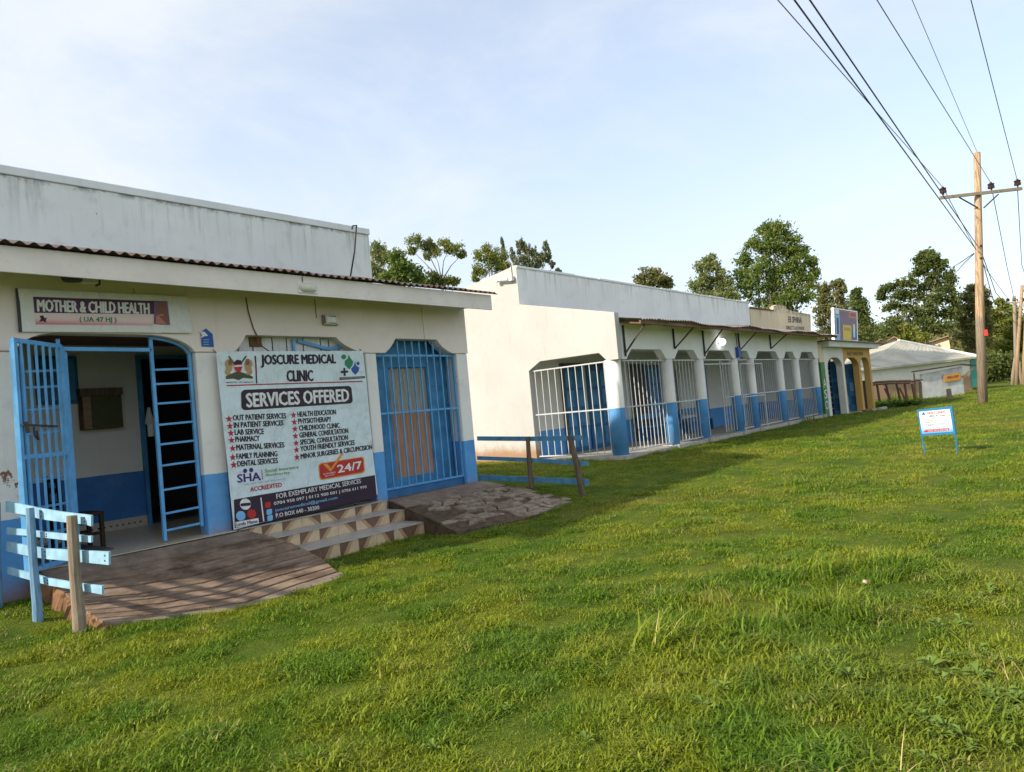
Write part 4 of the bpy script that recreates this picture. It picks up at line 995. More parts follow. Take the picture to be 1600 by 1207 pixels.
b = MB(); b.box(34.72, 43.35, G+.05, 12.6, -1.9, -1.66); b.box(34.6, 43.5, G-.5, G+.05, -1.9, -1.67); b.build('porch_floor', m_cement, B3, .01)
b = MB(); b.box(34.5, 43.9, G-.35, 12.68, 1.60, 1.86); b.build('porch_roof', m_porchw, B3, .01)
b = MB(); b.box(34.4, 44.9, G-.5, 12.6, 1.862, 1.90); b.build('roof_sheet', m_iron2, B3)
b = MB(); b.box(34.3, 43.2, 12.69, 12.89, -1.7, 2.7); b.box(34.72, 34.9, G+.3, 12.69, -1.7, 1.6); b.build('inner_wall', m_porchw, B3)
b = MB(); b.box(38.0, 38.08, 10.06, 10.42, -1.66, 1.0); d = b.build('door', m_bluedoor, B3)
for i in range(3):
    b = MB(); b.box(37.985, 37.999, 10.10, 10.38, -1.45+i*.8, -.85+i*.8); b.build('door_panel', m_bluedk, d)
b = MB(); b.box(38.0, 38.08, 10.425, 12.6, -1.66, 1.2); b.build('display_board', m_bottle, B3)
for i in range(9):
    b = MB(); b.box(37.7, 37.999, 10.43, 11.4, -1.35+i*.27, -1.31+i*.27); b.build('shelf', m_skyink, B3)
b = MB(); b.box(41.0, 41.08, 10.06, 11.6, -1.66, .85); d = b.build('door', m_bluedoor, B3)
for i in range(3):
    for j in range(3):
        b = MB(); b.box(40.985, 40.999, 10.16+i*.3, 10.34+i*.3, -1.3+j*.7, -.85+j*.7); b.build('door_panel', m_skyink if (i+j) % 3 == 1 else m_bluedk, d)
b = MB(); b.box(43.0, 43.1, 10.06, 10.5, -1.66, -.1); b.build('low_board', m_darkwood, B3)
def L4(x, y): return onY(1160+x/5.027, 440+y/5.027, G-.006)
fit_text('EAST BAR INN', L4(822, 582), L4(945, 582), L4(822, 552), m_brownwood, B3, .03)
gw = empty('green_partition', (34.4, 9.9, -1.6), 'green painted partition with white script between the long building and the cream shop', 'wall')
b = MB(); b.box(34.06, 34.68, G-.02, G+.1, -1.7, .92); b.build('panel', m_green, gw)
b = MB(); b.box(34.06, 34.68, G, G+.1, .922, 1.75); b.build('upper_panel', m_cream, gw)
for k, s in enumerate(('A', 'S', 'O')):
    fit_text(s, (34.15, G-.026, -.25-.5*k), (34.6, G-.026, -.22-.5*k), (34.15, G-.026, .15-.5*k), m_white, gw, .0)
bb = empty('rooftop_billboard', (39.3, 9.6, 1.9), 'purple and yellow printed billboard standing on the porch roof', 'billboard')
def L5(x, y, d=0): return onY(1160+x/5.027, 440+y/5.027, 9.62-d)
TL, TR, BR, BL = L5(716, 206), L5(903, 235), L5(908, 470), L5(724, 466)
b = MB(); b.prism([0, 1, 2, 3], lambda i: (TL, TR, BR, BL)[i], lambda i: (TL, TR, BR, BL)[i]+Vector((0, .12, 0))); b.build('board', m_glassw, bb)
def q5(u0, v0, u1, v1, mm, nm, d=.006):
    pt = lambda u, v: BL.lerp(BR, u).lerp(TL.lerp(TR, u), v)-Vector((0, d, 0))
    shape(nm, [pt(u0, v0), pt(u1, v0), pt(u1, v1), pt(u0, v1)], mm, bb)
q5(.04, .03, .96, .97, m_mauve, 'print'); q5(.60, .74, .95, .96, m_coral, 'print_block', .01); q5(.34, .04, .70, .50, m_yellow, 'print_block', .01); q5(.05, .03, .22, .80, m_skyink, 'print_block', .01); q5(.72, .04, .95, .30, m_blueink, 'print_block', .01); q5(.05, .82, .2, .96, m_vinyl, 'print_block', .012); q5(.78, .12, .86, .55, m_vinyl, 'print_block', .014); q5(.10, .2, .17, .7, m_ink, 'print_block', .014)
pt5 = lambda u, v, d=.016: BL.lerp(BR, u).lerp(TL.lerp(TR, u), v)-Vector((0, d, 0))
fit_text('OPEN', pt5(.66, .80), pt5(.9, .80), pt5(.66, .91), m_red, bb); fit_text('BAR', pt5(.4, .33), pt5(.66, .33), pt5(.4, .43), m_gold, bb); fit_text('HOTEL', pt5(.27, .80), pt5(.56, .80), pt5(.27, .90), m_coral, bb, 0)
for u in (.08, .92):
    b = MB(); p = BL.lerp(BR, u); b.beam((p.x, 9.76, 1.89), (p.x, 9.76, 3.4), .06, .06); b.beam((p.x, 9.78, 3.0), (p.x, 10.8, 1.9), .04, .04); b.build('support', m_steel, bb)
b = MB(); b.box(38.2, 39.4, 9.0, 9.2, -1.75, -1.52); o = b.build('stone_block', m_mud, None, .03); tag(o, 'red brown stone block lying before the porch step', 'stone')
b = MB(); b.box(41.2, 42.6, 9.0, 9.2, -1.75, -1.58); o = b.build('white_slab', m_cement, None, .03); tag(o, 'pale concrete slab lying before the ochre porch pillars', 'slab')

# ------------------------------------------------------------------ small sign on the grass
SG = empty('small_sign', (15.9, 2.5, -1.6), 'small blue framed white notice board on two thin legs in the grass', 'sign')
s0 = onZ(1447, 712, -1.62); s1 = onZ(1496.5, 712, -1.62); nrm = Vector((s1.y-s0.y, -(s1.x-s0.x), 0)).normalized()
if nrm.dot(s0) > 0: nrm = -nrm
def sp(x, y, d=0): p = onP(1420+x/10.97, 620+y/10.97, s0, nrm); return p+nrm*d
TL, TR, BR, BL = sp(140, 228), sp(742, 165), sp(803, 640), sp(208, 672)
b = MB(); b.prism([0, 1, 2, 3], lambda i: (BL, BR, TR, TL)[i], lambda i: (BL, BR, TR, TL)[i]-nrm*.03); b.build('frame', m_signblue, SG)
def sgrid(name, pts, mm, d): b = MB(); b.face([sp(*q, d) for q in pts]); return b.build(name, mm, SG, normals=False)
t = NT('sign_print'); x, y, z = t.sep(); zl, zh = BL.z, TL.z
m_signp = t.done(t.mix(t.rng(z, zl+.03, zl+.30), (.10, .33, .70), (.78, .79, .80)), .4)
sgrid('print', ((175, 262), (702, 212), (765, 600), (228, 640)), m_signp, .004)
def st(s, a, c, d, mm, o=.02): return fit_text(s, sp(*a, .008), sp(*c, .008), sp(*d, .008), mm, SG, o)
st('HOLY LIGHT', (325, 305), (636, 280), (322, 262), m_red, .03); st('MEDICAL CLINIC', (350, 350), (640, 330), (348, 322), m_ink, .02)
for k, (s, x1) in enumerate((('LABORATORY', 440), ('PHARMACY', 455), ('MATERNITY', 410), ('OUTPATIENT & DENTAL', 640), ('X-RAY', 415))):
    st(s, (278+3*k, 392+30*k), (x1, 386+28*k), (277+3*k, 376+30*k), m_ink, .01)
sgrid('logo', ((218, 340), (240, 268), (262, 268), (296, 325), (262, 315), (240, 310)), m_blueink, .008)
sgrid('arrow', ((250, 595), (300, 570), (690, 540), (698, 580), (308, 612), (305, 622)), m_red, .006)
st('CALL 0712 345 678', (330, 600), (680, 575), (328, 578), m_white, .01)
for (tp, bx) in (((215, 672), s0), ((790, 640), s1)):
    b = MB(); p = sp(*tp, -.015); q = Vector((bx.x, bx.y, g1(bx.x, bx.y)-.1)); b.tube([p, q], .014, 6); b.build('leg', m_signblue, SG)

# ------------------------------------------------------------------ poles and wires
def pole(name, base, top, r0, r1, mat, label, cat='pole', group=None):
    P = empty(name, base, label, cat, group)
    b = MB(); b.tube([base-Vector((0, 0, .3)), base.lerp(top, .35)+Vector((.02, .02, 0)), base.lerp(top, .7), top], [r0, r0*.9, r1*1.1, r1], 14); o = b.build('shaft', mat, P, smooth=True); return P
pb = Vector((37.83, 4.19, g1(37.83, 4.19))); fwd = Vector((_f[0], _f[1], 0)).normalized()
def pw_(x, y, d=0): return onP(x, y, pb, fwd)-fwd*d
ptop = pw_(1526.5, 239)
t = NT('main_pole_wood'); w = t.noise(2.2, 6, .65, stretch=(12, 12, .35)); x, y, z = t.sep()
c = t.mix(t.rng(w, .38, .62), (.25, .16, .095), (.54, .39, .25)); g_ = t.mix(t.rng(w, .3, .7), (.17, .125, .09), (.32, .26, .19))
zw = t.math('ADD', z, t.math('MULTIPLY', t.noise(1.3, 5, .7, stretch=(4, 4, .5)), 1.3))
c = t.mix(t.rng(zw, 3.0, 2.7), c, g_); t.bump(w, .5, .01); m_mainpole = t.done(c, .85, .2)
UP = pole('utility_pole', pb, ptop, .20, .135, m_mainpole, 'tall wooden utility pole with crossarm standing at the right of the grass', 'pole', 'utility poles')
cl, cr = pw_(1465, 311.5, .18), pw_(1592, 297, .18)
b = MB(); b.beam(cl, cr, .10, .13); b.build('crossarm', m_polegrey, UP)
for a, c in (((1494, 311), (1524, 327)), ((1555, 306), (1533, 327))):
    b = MB(); b.beam(pw_(*a, .22), pw_(*c, .18), .04, .05); b.build('brace', m_steel, UP)
def insulator(p, parent):
    b = MB(); b.tube([p+Vector((0, 0, q)) for q in (-.02, .06, .065, .16, .17, .27, .29, .34)], [.03, .03, .13, .14, .11, .14, .06, .05], 12); return b.build('insulator', m_porc, parent)
ins = [pw_(1470.5, 306, .18), pw_(1545, 299, .18), pw_(1586, 294, .18)]
for p in ins: insulator(p, UP)
for z in (386, 405):
    p = pw_(1529, z, .15); b = MB(); b.tube([p+fwd*.0, p-fwd*.05], .05, 8); b.build('clamp', m_steel, UP)
b = MB(); p = pw_(1536, 521, .16); b.box(p.x-.07, p.x+.07, p.y-.09, p.y+.05, p.z-.14, p.z+.14); b.build('red_tag', m_red, UP)
itop = [p+Vector((0, 0, .33)) for p in ins]
def wire(pts, r, label, grp, mat=m_wire, name='wire'):
    """smooth run through three or more points, carried on past the last"""
    P = []
    for a, c in zip(pts[:-1], pts[1:]): P += [a.lerp(c, k/8) for k in range(8)]
    P.append(pts[-1]); n = len(P)
    b = MB(); b.tube(P, r, 5); o = b.build(name, mat, None); tag(o, label, 'wire', grp); return o
def run(p0, q, h, ext=.8, sag=.0):     # from pole point p0 through picture point q at height h, on past the camera
    a = onZ(q[0], q[1], h); mid = p0.lerp(a, .5)-Vector((0, 0, sag)); return [p0, mid, a, a+(a-p0)*ext]
GRP = 'overhead wires'
wire(run(itop[0], (1215, 0), 8.2, .8, .0), .013, 'overhead wire from the left insulator of the crossarm to the upper frame edge', GRP)
wire(run(itop[1], (1370, 0), 8.6, .8, .0), .013, 'overhead wire from the insulator just right of the pole rising to the upper left', GRP)
wire(run(itop[2], (1517, 0), 8.9, .8, .0), .013, 'steep overhead wire from the outermost right insulator', GRP)
wire(run(ptop+Vector((0, 0, .05)), (1425, 0), 10.2, .8, .0), .010, 'faint thin earth wire running from the pole top', GRP)
pa, pb2 = pw_(1524, 386, .15), pw_(1522, 392, .15)
wire(run(pa, (1265, 0), 7.0, .8), .017, 'thick black service cable, upper of the two reaching the pole below the crossarm', GRP, m_cable)
wire(run(pb2, (1241, 0), 6.8, .8), .017, 'thick black service cable, lower of the two reaching the pole below the crossarm', GRP, m_cable)
wire([pw_(1522, 396), pw_(1500, 411), onD(1485, 420, 60)], .018, 'short service wire sagging left from the pole to the trees', GRP, m_cable)
wire([pw_(1522, 397), pw_(1508, 410), onD(1492, 428, 60)], .018, 'second short service wire sagging left below the first', GRP, m_cable)
# far poles
def farpole(px, yt, pxb, yb, D, r, label, mat):
    b0 = onD(pxb, yb, D); b0.z = -1.62; t0 = onD(px, yt, D); return pole('utility_pole', b0, t0, r, r*.75, mat, label, 'pole', 'utility poles'), b0, t0
FP, fb, ft = farpole(1584.5, 463, 1589, 600, 74, .16, 'distant thin grey pole with a small crossarm at the right edge', m_polegrey)
a1, a2 = onD(1574, 473.5, 74), onD(1599, 473, 74); b = MB(); b.beam(a1, a2, .12, .12); b.build('crossarm', m_polegrey, FP)
fi = []
for p in (a1.lerp(a2, .05), a1.lerp(a2, .45)+Vector((0, 0, .02)), a2): insulator(p+Vector((0, 0, .06)), FP); fi.append(p+Vector((0, 0, .35)))
farpole(1597, 446, 1587, 600, 70, .145, 'reddish leaning pole beside the distant thin pole', m_pole)
farpole(1603, 490, 1599, 602, 69, .13, 'pale orange pole cut by the right frame edge', m_pole)
farpole(1586, 560, 1581, 600, 72, .14, 'short grey prop pole leaning in front of the dark hedge', m_polegrey)
farpole(1592, 565, 1597, 601, 71, .12, 'short slanting prop between the far poles', m_polegrey)
wire([itop[1], itop[1].lerp(fi[1], .5)-Vector((0, 0, .5)), fi[1]], .018, 'wire sagging from the near pole to the distant thin pole, middle one', GRP)
wire([itop[0], itop[0].lerp(fi[0], .5)-Vector((0, 0, .6)), fi[0]], .018, 'wire sagging behind the near pole from its left insulator', GRP)
wire([itop[2], itop[2].lerp(fi[2], .5)-Vector((0, 0, .5)), fi[2]+Vector((.4, -.6, 0))], .018, 'wire leaving the right insulator toward the right frame edge', GRP)
wire([pw_(1534, 396), onD(1556, 458, 52), fb.lerp(ft, .8)], .02, 'low black cable from the near pole to the distant thin pole', GRP, m_cable)
wire([pw_(1534, 404), onD(1552, 470, 52), fb.lerp(ft, .7)], .02, 'lowest black cable from the near pole to the distant thin pole', GRP, m_cable)

# ------------------------------------------------------------------ far houses, shed and stall
A = Vector((54.36, 13.96, -1.7)); Bq = Vector((63.78, 7.565, -1.7)); dv = (Bq-A).normalized(); nv_ = Vector((-dv.y, dv.x, 0))
if nv_.dot(A) < 0: nv_ = -nv_
m_farwall = plaster('far_house_wall', base=(.82, .80, .74), mud=-.25, blotch=.25)
LH = empty('low_house', (A+Bq)/2, 'low pale house with grey green iron roof and mud stained wall foot', 'house')
def hp(s, d, z): p = A+dv*s+nv_*d; return Vector((p.x, p.y, z))
Lw = (Bq-A).length; ez = onP(1520, 562, A, nv_).z; ez0 = onP(1366, 577, A, nv_).z
b = MB(); b.hexa([hp(-1, 0, -1.8), hp(Lw, 0, -1.8), hp(Lw, 8, -1.8), hp(-1, 8, -1.8), hp(-1, 0, ez0), hp(Lw, 0, ez), hp(Lw, 8, ez), hp(-1, 8, ez0)]); b.build('wall', m_farwall, LH)
def hpx(x, y, d): return onP(x, y, A+nv_*d, nv_)
e0, e1, r0, r1 = hpx(1346, 578, -.5), hpx(1528, 557, -.5), hpx(1404, 532, 4), hpx(1473, 545, 4)
bk0, bk1 = e0+nv_*9, e1+nv_*9
b = MB(); n = 16
for i in range(n):
    a0, a1 = e0.lerp(e1, i/n), e0.lerp(e1, (i+1)/n); c0, c1 = r0.lerp(r1, i/n), r0.lerp(r1, (i+1)/n); up = Vector((0, 0, 0))
    b.face([a0+up, a1+up, c1+up, c0+up])
b.face([e1, bk1, r1]); b.face([bk1, bk0, r0, r1]); b.face([bk0, e0, r0]); d = Vector((0, 0, -.14)); b.face([e0, e1, e1+d, e0+d]); b.face([e1, bk1, bk1+d, e1+d]); b.build('roof', m_roofgrey, LH, normals=False)
b = MB(); b.beam(r0, r1, .25, .12); b.beam(e1+Vector((0, 0, .05)), r1, .22, .1); b.build('ridge_cap', m_palesheet, LH)
p = hpx(1519, 565, -.1); q = hpx(1529, 606, -.1); b = MB(); b.hexa([hpx(1518.5, 606, -.05), hpx(1527, 604, -.05), hpx(1527, 604, .4), hpx(1518.5, 606, .4), hpx(1516, 563, -.05), hpx(1525.5, 561, -.05), hpx(1525.5, 561, .4), hpx(1516, 563, .4)]); b.build('door', m_teal, LH)
# red roofed and tan gabled houses behind
def gable(name, pts, D, mat_w, mat_r, label, depth=6):
    H = empty(name, onD(pts[0][0], 590, D), label, 'house', 'far houses')
    n = Vector(_ray(pts[0][0], 560)); n.z = 0; n.normalize(); p0 = onD(pts[0][0], 560, D); P = [onP(x, y, p0, n) for x, y in pts]
    lo = [Vector((p.x, p.y, -1.8)) for p in (P[0], P[-1])]
    b = MB(); ring = [lo[0]]+P+[lo[1]]; b.prism(list(range(len(ring))), lambda i: ring[i], lambda i: ring[i]+n*depth); b.build('wall', mat_w, H)
    for a, c in zip(P[:-1], P[1:]):
        b = MB(); u = Vector((0, 0, .05)); f = n*.4; b.hexa([a-f+u, c-f+u, c+n*depth+u, a+n*depth+u, a-f+u*3.2, c-f+u*3.2, c+n*depth+u*3.2, a+n*depth+u*3.2]); b.build('roof', mat_r, H)
    return H
gable('red_roof_house', [(1352, 556), (1397, 528.5), (1420, 541)], 78, m_farwall, m_roofred, 'small house with reddish iron roof behind the low house', 5)
gable('red_roof_house', [(1345, 549), (1384, 528.5), (1392, 535)], 86, m_farwall, m_roofred, 'farther reddish roof slope peeping left of the low house ridge', 5)
gable('tan_gable_house', [(1443, 540), (1482, 527), (1485, 546)], 82, m_cream, m_roofred, 'tan gable wall rising behind the grey green roof', 5)
# corrugated shed
h0, h1 = Vector((51.3, 8.93, -1.62)), Vector((54.1, 6.93, -1.62)); hd = (h1-h0).normalized(); hn = Vector((-hd.y, hd.x, 0)); hn = hn if hn.dot(h0) > 0 else -hn
hv = Vector(_ray(1437, 600)); hv.z = 0; hv.normalize()
HT = empty('iron_shed', (h0+h1)/2, 'small shed of pale corrugated sheets with an orange sign beside the pole', 'shed')
def sx_(x, y, d=0): return onP(x, y, h0+hn*d, hn)
TL, TR, BR, BL = sx_(1437, 586), sx_(1502, 573), sx_(1506.5, 618), sx_(1441, 626)
b = MB(); n = 30
for i in range(n):
    for (u0, u1, va, vb, o0, o1) in ((0, 1, i/n, (i+.5)/n, 0, .07), (0, 1, (i+.5)/n, (i+1)/n, .07, 0)):
        f = lambda u, v, o: BL.lerp(BR, u).lerp(TL.lerp(TR, u), v)-hn*o
        b.face([f(u0, va, o0), f(u1, va, o0), f(u1, vb, o1), f(u0, vb, o1)])
b.build('wall', m_palesheet, HT, normals=False)
b = MB(); b.hexa([BL, BR, BR+hv*2.2, BL+hv*2.2, TL, TR, TR+hv*2.2, TL+hv*2.2]); b.build('frame', m_palesheet, HT)
R0, R1 = sx_(1424, 582.5, -.3), sx_(1503, 570.5, -.3); R2, R3 = sx_(1528, 572, -.3), None
b = MB(); b.hexa([R0, R1, R1+hv*2.8, R0+hv*2.8]+[p+Vector((0, 0, .08)) for p in (R0, R1, R1+hv*2.8, R0+hv*2.8)]); b.hexa([R1+hd*.01, R2, R2+hv*2.8, R1+hd*.01+hv*2.8]+[p+Vector((0, 0, .08)) for p in (R1+hd*.01, R2, R2+hv*2.8, R1+hd*.01+hv*2.8)]); b.build('roof', m_iron, HT)
b = MB(); b.beam(sx_(1503, 590, -.1), sx_(1522, 575, -.25), .06, .06); b.build('brace', m_timber, HT)
b = MB(); P = [sx_(*q, -.16) for q in ((1475.5, 598), (1503, 594), (1501.5, 582), (1475, 586))]; b.prism([0, 1, 2, 3], lambda i: P[i], lambda i: P[i]+hn*.04); sb = b.build('sign_board', m_gold, HT)
b = MB(); b.face([sx_(*q, -.17) for q in ((1478, 596), (1500.5, 592.5), (1499.5, 584), (1477.5, 587.5))]); b.build('sign_print', m_orange, sb, normals=False)
fit_text('MPESA SHOP', sx_(1480, 593, -.18), sx_(1498, 590, -.18), sx_(1480, 588.5, -.18), m_skin, sb)
p = onZ(1484, 625, -1.62); b = MB(); b.tube([p-Vector((0, 0, .2)), p+Vector((.0, 0, .62))], [.14, .13], 9); o = b.build('tree_stump', m_wood, None); tag(o, 'short grey wooden stump in front of the corrugated shed', 'stump')
# pole stall
s0_ = Vector((45.5, 10.6, -1.65)); sn = Vector(_ray(1400, 600)); sn.z = 0; sn.normalize()
SL = empty('pole_stall', s0_, 'rough open stall of crooked timber poles left of the shed', 'stall')
def sq(x, y, d=0): return onP(x, y, s0_+sn*d, sn)
for (a, c, r) in (((1370, 600), (1374.5, 626), .075), ((1384, 601), (1391, 622), .07), ((1400, 598), (1407, 624), .07), ((1413, 598), (1417, 622), .075), ((1425, 600), (1431, 627), .09), ((1438, 596), (1439.5, 628), .09), ((1405, 606), (1416, 624), .06), ((1382, 607), (1392, 622), .06), ((1428, 583), (1429, 604), .05)):
    p, q = sq(*a), sq(*c); q.z = min(q.z, -1.5); b = MB(); b.tube([q-Vector((0, 0, .15)), q.lerp(p, .5)+Vector((.03, 0, 0)), p], [r, r*.9, r*.8], 7); b.build('post', random.choice([m_timber, m_darkwood, m_wood]), SL)
for (a, c, r) in (((1362, 599), (1424, 595.5), .06), ((1363, 602), (1422, 599), .05), ((1424, 597), (1442, 594), .05), ((1366, 597.5), (1415, 596), .05)):
    b = MB(); b.tube([sq(*a, -.1), sq((a[0]+c[0])/2, (a[1]+c[1])/2-1, -.1), sq(*c, -.1)], r, 7); b.build('beam', m_timber, SL)

# ------------------------------------------------------------------ trees
def leaf_mat(name, a, b, c, trans=.42):
    t = NT(name); g = t.n('NewGeometry'); ri = g.outputs['Random Per Island']
    n = t.noise(.9, 3)
    col = t.mix(t.rng(ri, 0, 1, 0, 1, False), a, b); col = t.mix(t.math('MULTIPLY', t.rng(n, .45, .7), .6), col, c)
    t.done(col, .55, .25)
    tr = t.n('BsdfTranslucent'); t.link(col, tr.inputs[0]); ms = t.n('MixShader'); ms.inputs[0].default_value = trans
    t.link(t.b.outputs[0], ms.inputs[1]); t.link(tr.outputs[0], ms.inputs[2]); t.link(ms.outputs[0], t.out.inputs[0]); return t.mat
L_euc = leaf_mat('pale_gum_leaves', (0.156, 0.202, 0.065), (0.260, 0.299, 0.091), (0.325, 0.325, 0.104))
L_mid = leaf_mat('green_leaves', (0.104, 0.169, 0.039), (0.195, 0.260, 0.058), (0.273, 0.299, 0.065))
L_dark = leaf_mat('dark_leaves', (.09, .13, .035), (.15, .185, .05), (.21, .22, .065))
L_olive = leaf_mat('olive_leaves', (0.143, 0.156, 0.058), (0.234, 0.234, 0.085), (0.286, 0.247, 0.091))
L_conif = leaf_mat('cypress_leaves', (0.104, 0.137, 0.058), (0.182, 0.195, 0.085), (0.234, 0.215, 0.098), .15)
L_yel = leaf_mat('yellow_green_leaves', (0.169, 0.215, 0.039), (0.273, 0.299, 0.058), (0.338, 0.325, 0.078))
m_bark = grain('grey_bark', (.16, .125, .09), (.30, .25, .19), (6, 6, 1), 2)
m_barkp = grain('pale_gum_bark', (.17, .14, .11), (.30, .27, .22), (5, 5, 1), 2)
def leaves(centres, size, asp, droop, rng):
    n = len(centres)
    d = rng.normal(size=(n, 3)); d[:, 2] -= droop; d /= np.linalg.norm(d, axis=1)[:, None]
    e = rng.normal(size=(n, 3)); e -= d*(e*d).sum(1)[:, None]; e /= np.linalg.norm(e, axis=1)[:, None]
    nn = np.cross(d, e); s = size*rng.uniform(.6, 1.35, n)[:, None]
    a = centres-d*s; c = centres+d*s*1.0; b_ = centres+e*s/asp+nn*s*.15-d*s*.15; f = centres-e*s/asp+nn*s*.15-d*s*.15
    V = np.stack([a, b_, c, f], 1).reshape(-1, 3); return V
def tree(name, label, D, trunk, blobs, leafm, size=.15, dens=1.0, asp=2.0, droop=.3, bark=m_bark, limbs=True, spire=False, seed=0, tr=.16, forks=None, part='crown'):
    rng = np.random.default_rng(seed+int(trunk[0]))
    base = onD(trunk[0], trunk[1], D); base.z = -1.75
    T = empty(name, base, label, 'hedge' if name == 'hedge' else ('bush' if name == 'bush' else 'tree'), 'trees and bushes around the shops')
    dep = D*math.cos(math.atan((trunk[0]-CX)/F_PX)); k = dep/F_PX
    V = []; cents = []
    vd = Vector(_ray(trunk[0], 560)); vd.z = 0; vd.normalize()
    for i, (px, py, rx, ry) in enumerate(blobs):
        c = onD(px, py, D) + vd*float(rng.uniform(-1, 1))*rx*k*.5; cents.append(c)
        R3 = np.array([rx*k, rx*k, ry*k])
        ncl = max(4, int(9*dens*(1 if not spire else 1.3))); nl = int(dens*3.6*min(1500, max(120, 330*(rx*k)*(ry*k)/(size/.15)**2)))
        u = rng.normal(size=(ncl, 3)); u /= np.linalg.norm(u, axis=1)[:, None]; u *= rng.uniform(.35, .92, ncl)[:, None]
        w = rng.integers(0, ncl, nl)
        p = u[w] + rng.normal(size=(nl, 3))*(.26 if not spire else .14)
        V.append(leaves(np.array(c)[None]+p*R3[None], size*.72, asp, droop, rng))
    V = np.concatenate(V); F = np.arange(len(V)).reshape(-1, 4)
    o = fast_mesh(part, V, F, leafm); attach(o, T)
    if limbs:
        top = max(cents, key=lambda c: c.z); b = MB(); s = tr
        zf = base.z+(min(c.z for c in cents)-base.z)*.6 if forks is None else onD(trunk[0], forks, D).z
        hub = Vector((base.x+.1, base.y-.1, max(zf, base.z+.5)))
        b.tube([base-Vector((0, 0, .3)), base.lerp(hub, .5)+Vector((.08, .05, 0)), hub], [s*1.5, s*1.1, s*.9], 8); b.build('trunk', bark, T, smooth=True)
        for c in cents[::2]:
            b = MB(); m = hub.lerp(c, .5)+Vector((rng.uniform(-.2, .2), rng.uniform(-.2, .2), .1*(c.z-hub.z))); b.tube([hub, hub.lerp(m, .5), m, c], [s*.45, s*.32, s*.22, s*.08], 6); b.build('limb', bark, T, smooth=True)
    return T
tree('gum_tree', 'slim gum tree just right of the near parapet end', 46, (590, 470), [(592, 386, 12, 11), (588, 400, 15, 12), (600, 405, 10, 10), (584, 424, 17, 18), (598, 432, 13, 14)], L_euc, .13, 1.2, 2.6, .8, m_barkp)
tree('broadleaf_tree', 'rounded dark green tree behind the clinic canopy', 40, (627, 470), [(622, 404, 15, 13), (634, 414, 16, 13), (617, 420, 18, 17), (638, 428, 20, 15), (650, 434, 14, 10), (606, 435, 14, 14), (625, 438, 22, 14)], L_mid, .13, 1.3, 1.8, .2)
tree('gum_tree', 'umbrella topped gum tree with thin fanning pale stems', 44, (689, 470), [(650, 379, 13, 11), (660, 386, 12, 12), (645, 392, 7, 6), (673, 384, 10, 12), (679, 396, 9, 9), (694, 381, 11, 9), (702, 388, 10, 8), (713, 391, 12, 10), (722, 398, 7, 8), (668, 402, 6, 6)], L_euc, .12, 1.1, 2.4, .8, m_barkp, tr=.11, forks=440)
tree('bush', 'low grey green bush at the foot of the fanning gum tree', 42, (690, 470), [(694, 437, 16, 9), (672, 436, 14, 12), (708, 440, 11, 7), (660, 440, 10, 8)], L_dark, .12, 1.2)
tree('gum_tree', 'sunlit feathery gum tree left of the spiky tree', 52, (763, 480), [(760, 392, 11, 11), (752, 403, 11, 12), (768, 404, 13, 15), (785, 402, 10, 14), (778, 415, 14, 12), (755, 420, 14, 12), (744, 426, 8, 8), (742, 436, 7, 6), (790, 418, 10, 10)], L_yel, .13, 1.1, 2.4, .6, m_barkp)
tree('cypress_tree', 'spiky olive cypress with upright plumes above the long parapet corner', 50, (828, 480), [(785, 383, 3.5, 15), (801, 400, 5, 14), (812, 388, 6, 18), (817, 380, 4.5, 17), (825, 392, 6, 18), (834, 396, 6, 16), (842, 404, 7, 12), (852, 387, 5.5, 13), (850, 404, 8, 14), (858, 398, 4, 12), (815, 410, 16, 12), (835, 415, 18, 10), (863, 414, 4, 7), (872, 424, 5, 5)], L_conif, .11, 1.6, 3.2, -1.2, spire=True)
tree('broadleaf_tree', 'small round tree showing over the middle of the long parapet', 47, (1020, 490), [(1013, 428, 13, 10), (1028, 432, 13, 11), (1040, 440, 11, 11), (1000, 438, 12, 10), (1020, 445, 20, 12), (1008, 450, 14, 10)], L_olive, .14, 1.2)
tree('gum_tree', 'medium gum tree left of the biggest tree', 51, (1112, 520), [(1108, 408, 13, 10), (1118, 418, 14, 12), (1096, 424, 14, 12), (1128, 436, 16, 16), (1090, 442, 15, 16), (1110, 442, 18, 16), (1136, 455, 14, 16), (1100, 462, 20, 14), (1122, 465, 20, 12), (1145, 468, 12, 14)], L_euc, .14, 1.15, 2.2, .6, m_barkp)
tree('gum_tree', 'biggest gum tree towering behind the cream parapet', 52, (1215, 540), [(1206, 356, 15, 11), (1224, 358, 16, 11), (1192, 366, 16, 12), (1240, 372, 15, 13), (1212, 374, 20, 14), (1176, 384, 15, 14), (1200, 392, 22, 16), (1232, 395, 22, 17), (1254, 392, 13, 12), (1166, 405, 17, 16), (1188, 415, 22, 18), (1218, 420, 24, 18), (1250, 414, 20, 15), (1268, 410, 11, 9), (1272, 425, 9, 10), (1160, 428, 15, 15), (1180, 442, 24, 17), (1210, 448, 24, 16), (1240, 442, 22, 17), (1262, 440, 13, 13), (1165, 455, 16, 14), (1195, 468, 26, 14), (1230, 468, 26, 14), (1258, 462, 16, 14), (1212, 485, 30, 12)], L_mid, .15, 1.2, 2.2, .5, m_barkp, tr=.24)
tree('gum_tree', 'tall mottled gum tree between the biggest tree and the billboard', 74, (1298, 560), [(1286, 449, 11, 10), (1305, 444, 11, 8), (1316, 452, 9, 9), (1290, 464, 12, 11), (1308, 466, 13, 13), (1284, 480, 11, 11), (1300, 484, 14, 13), (1318, 484, 10, 13), (1286, 500, 13, 13), (1306, 503, 14, 12), (1290, 520, 18, 14), (1320, 510, 12, 12)], L_olive, .19, 1.3, 2, .4)
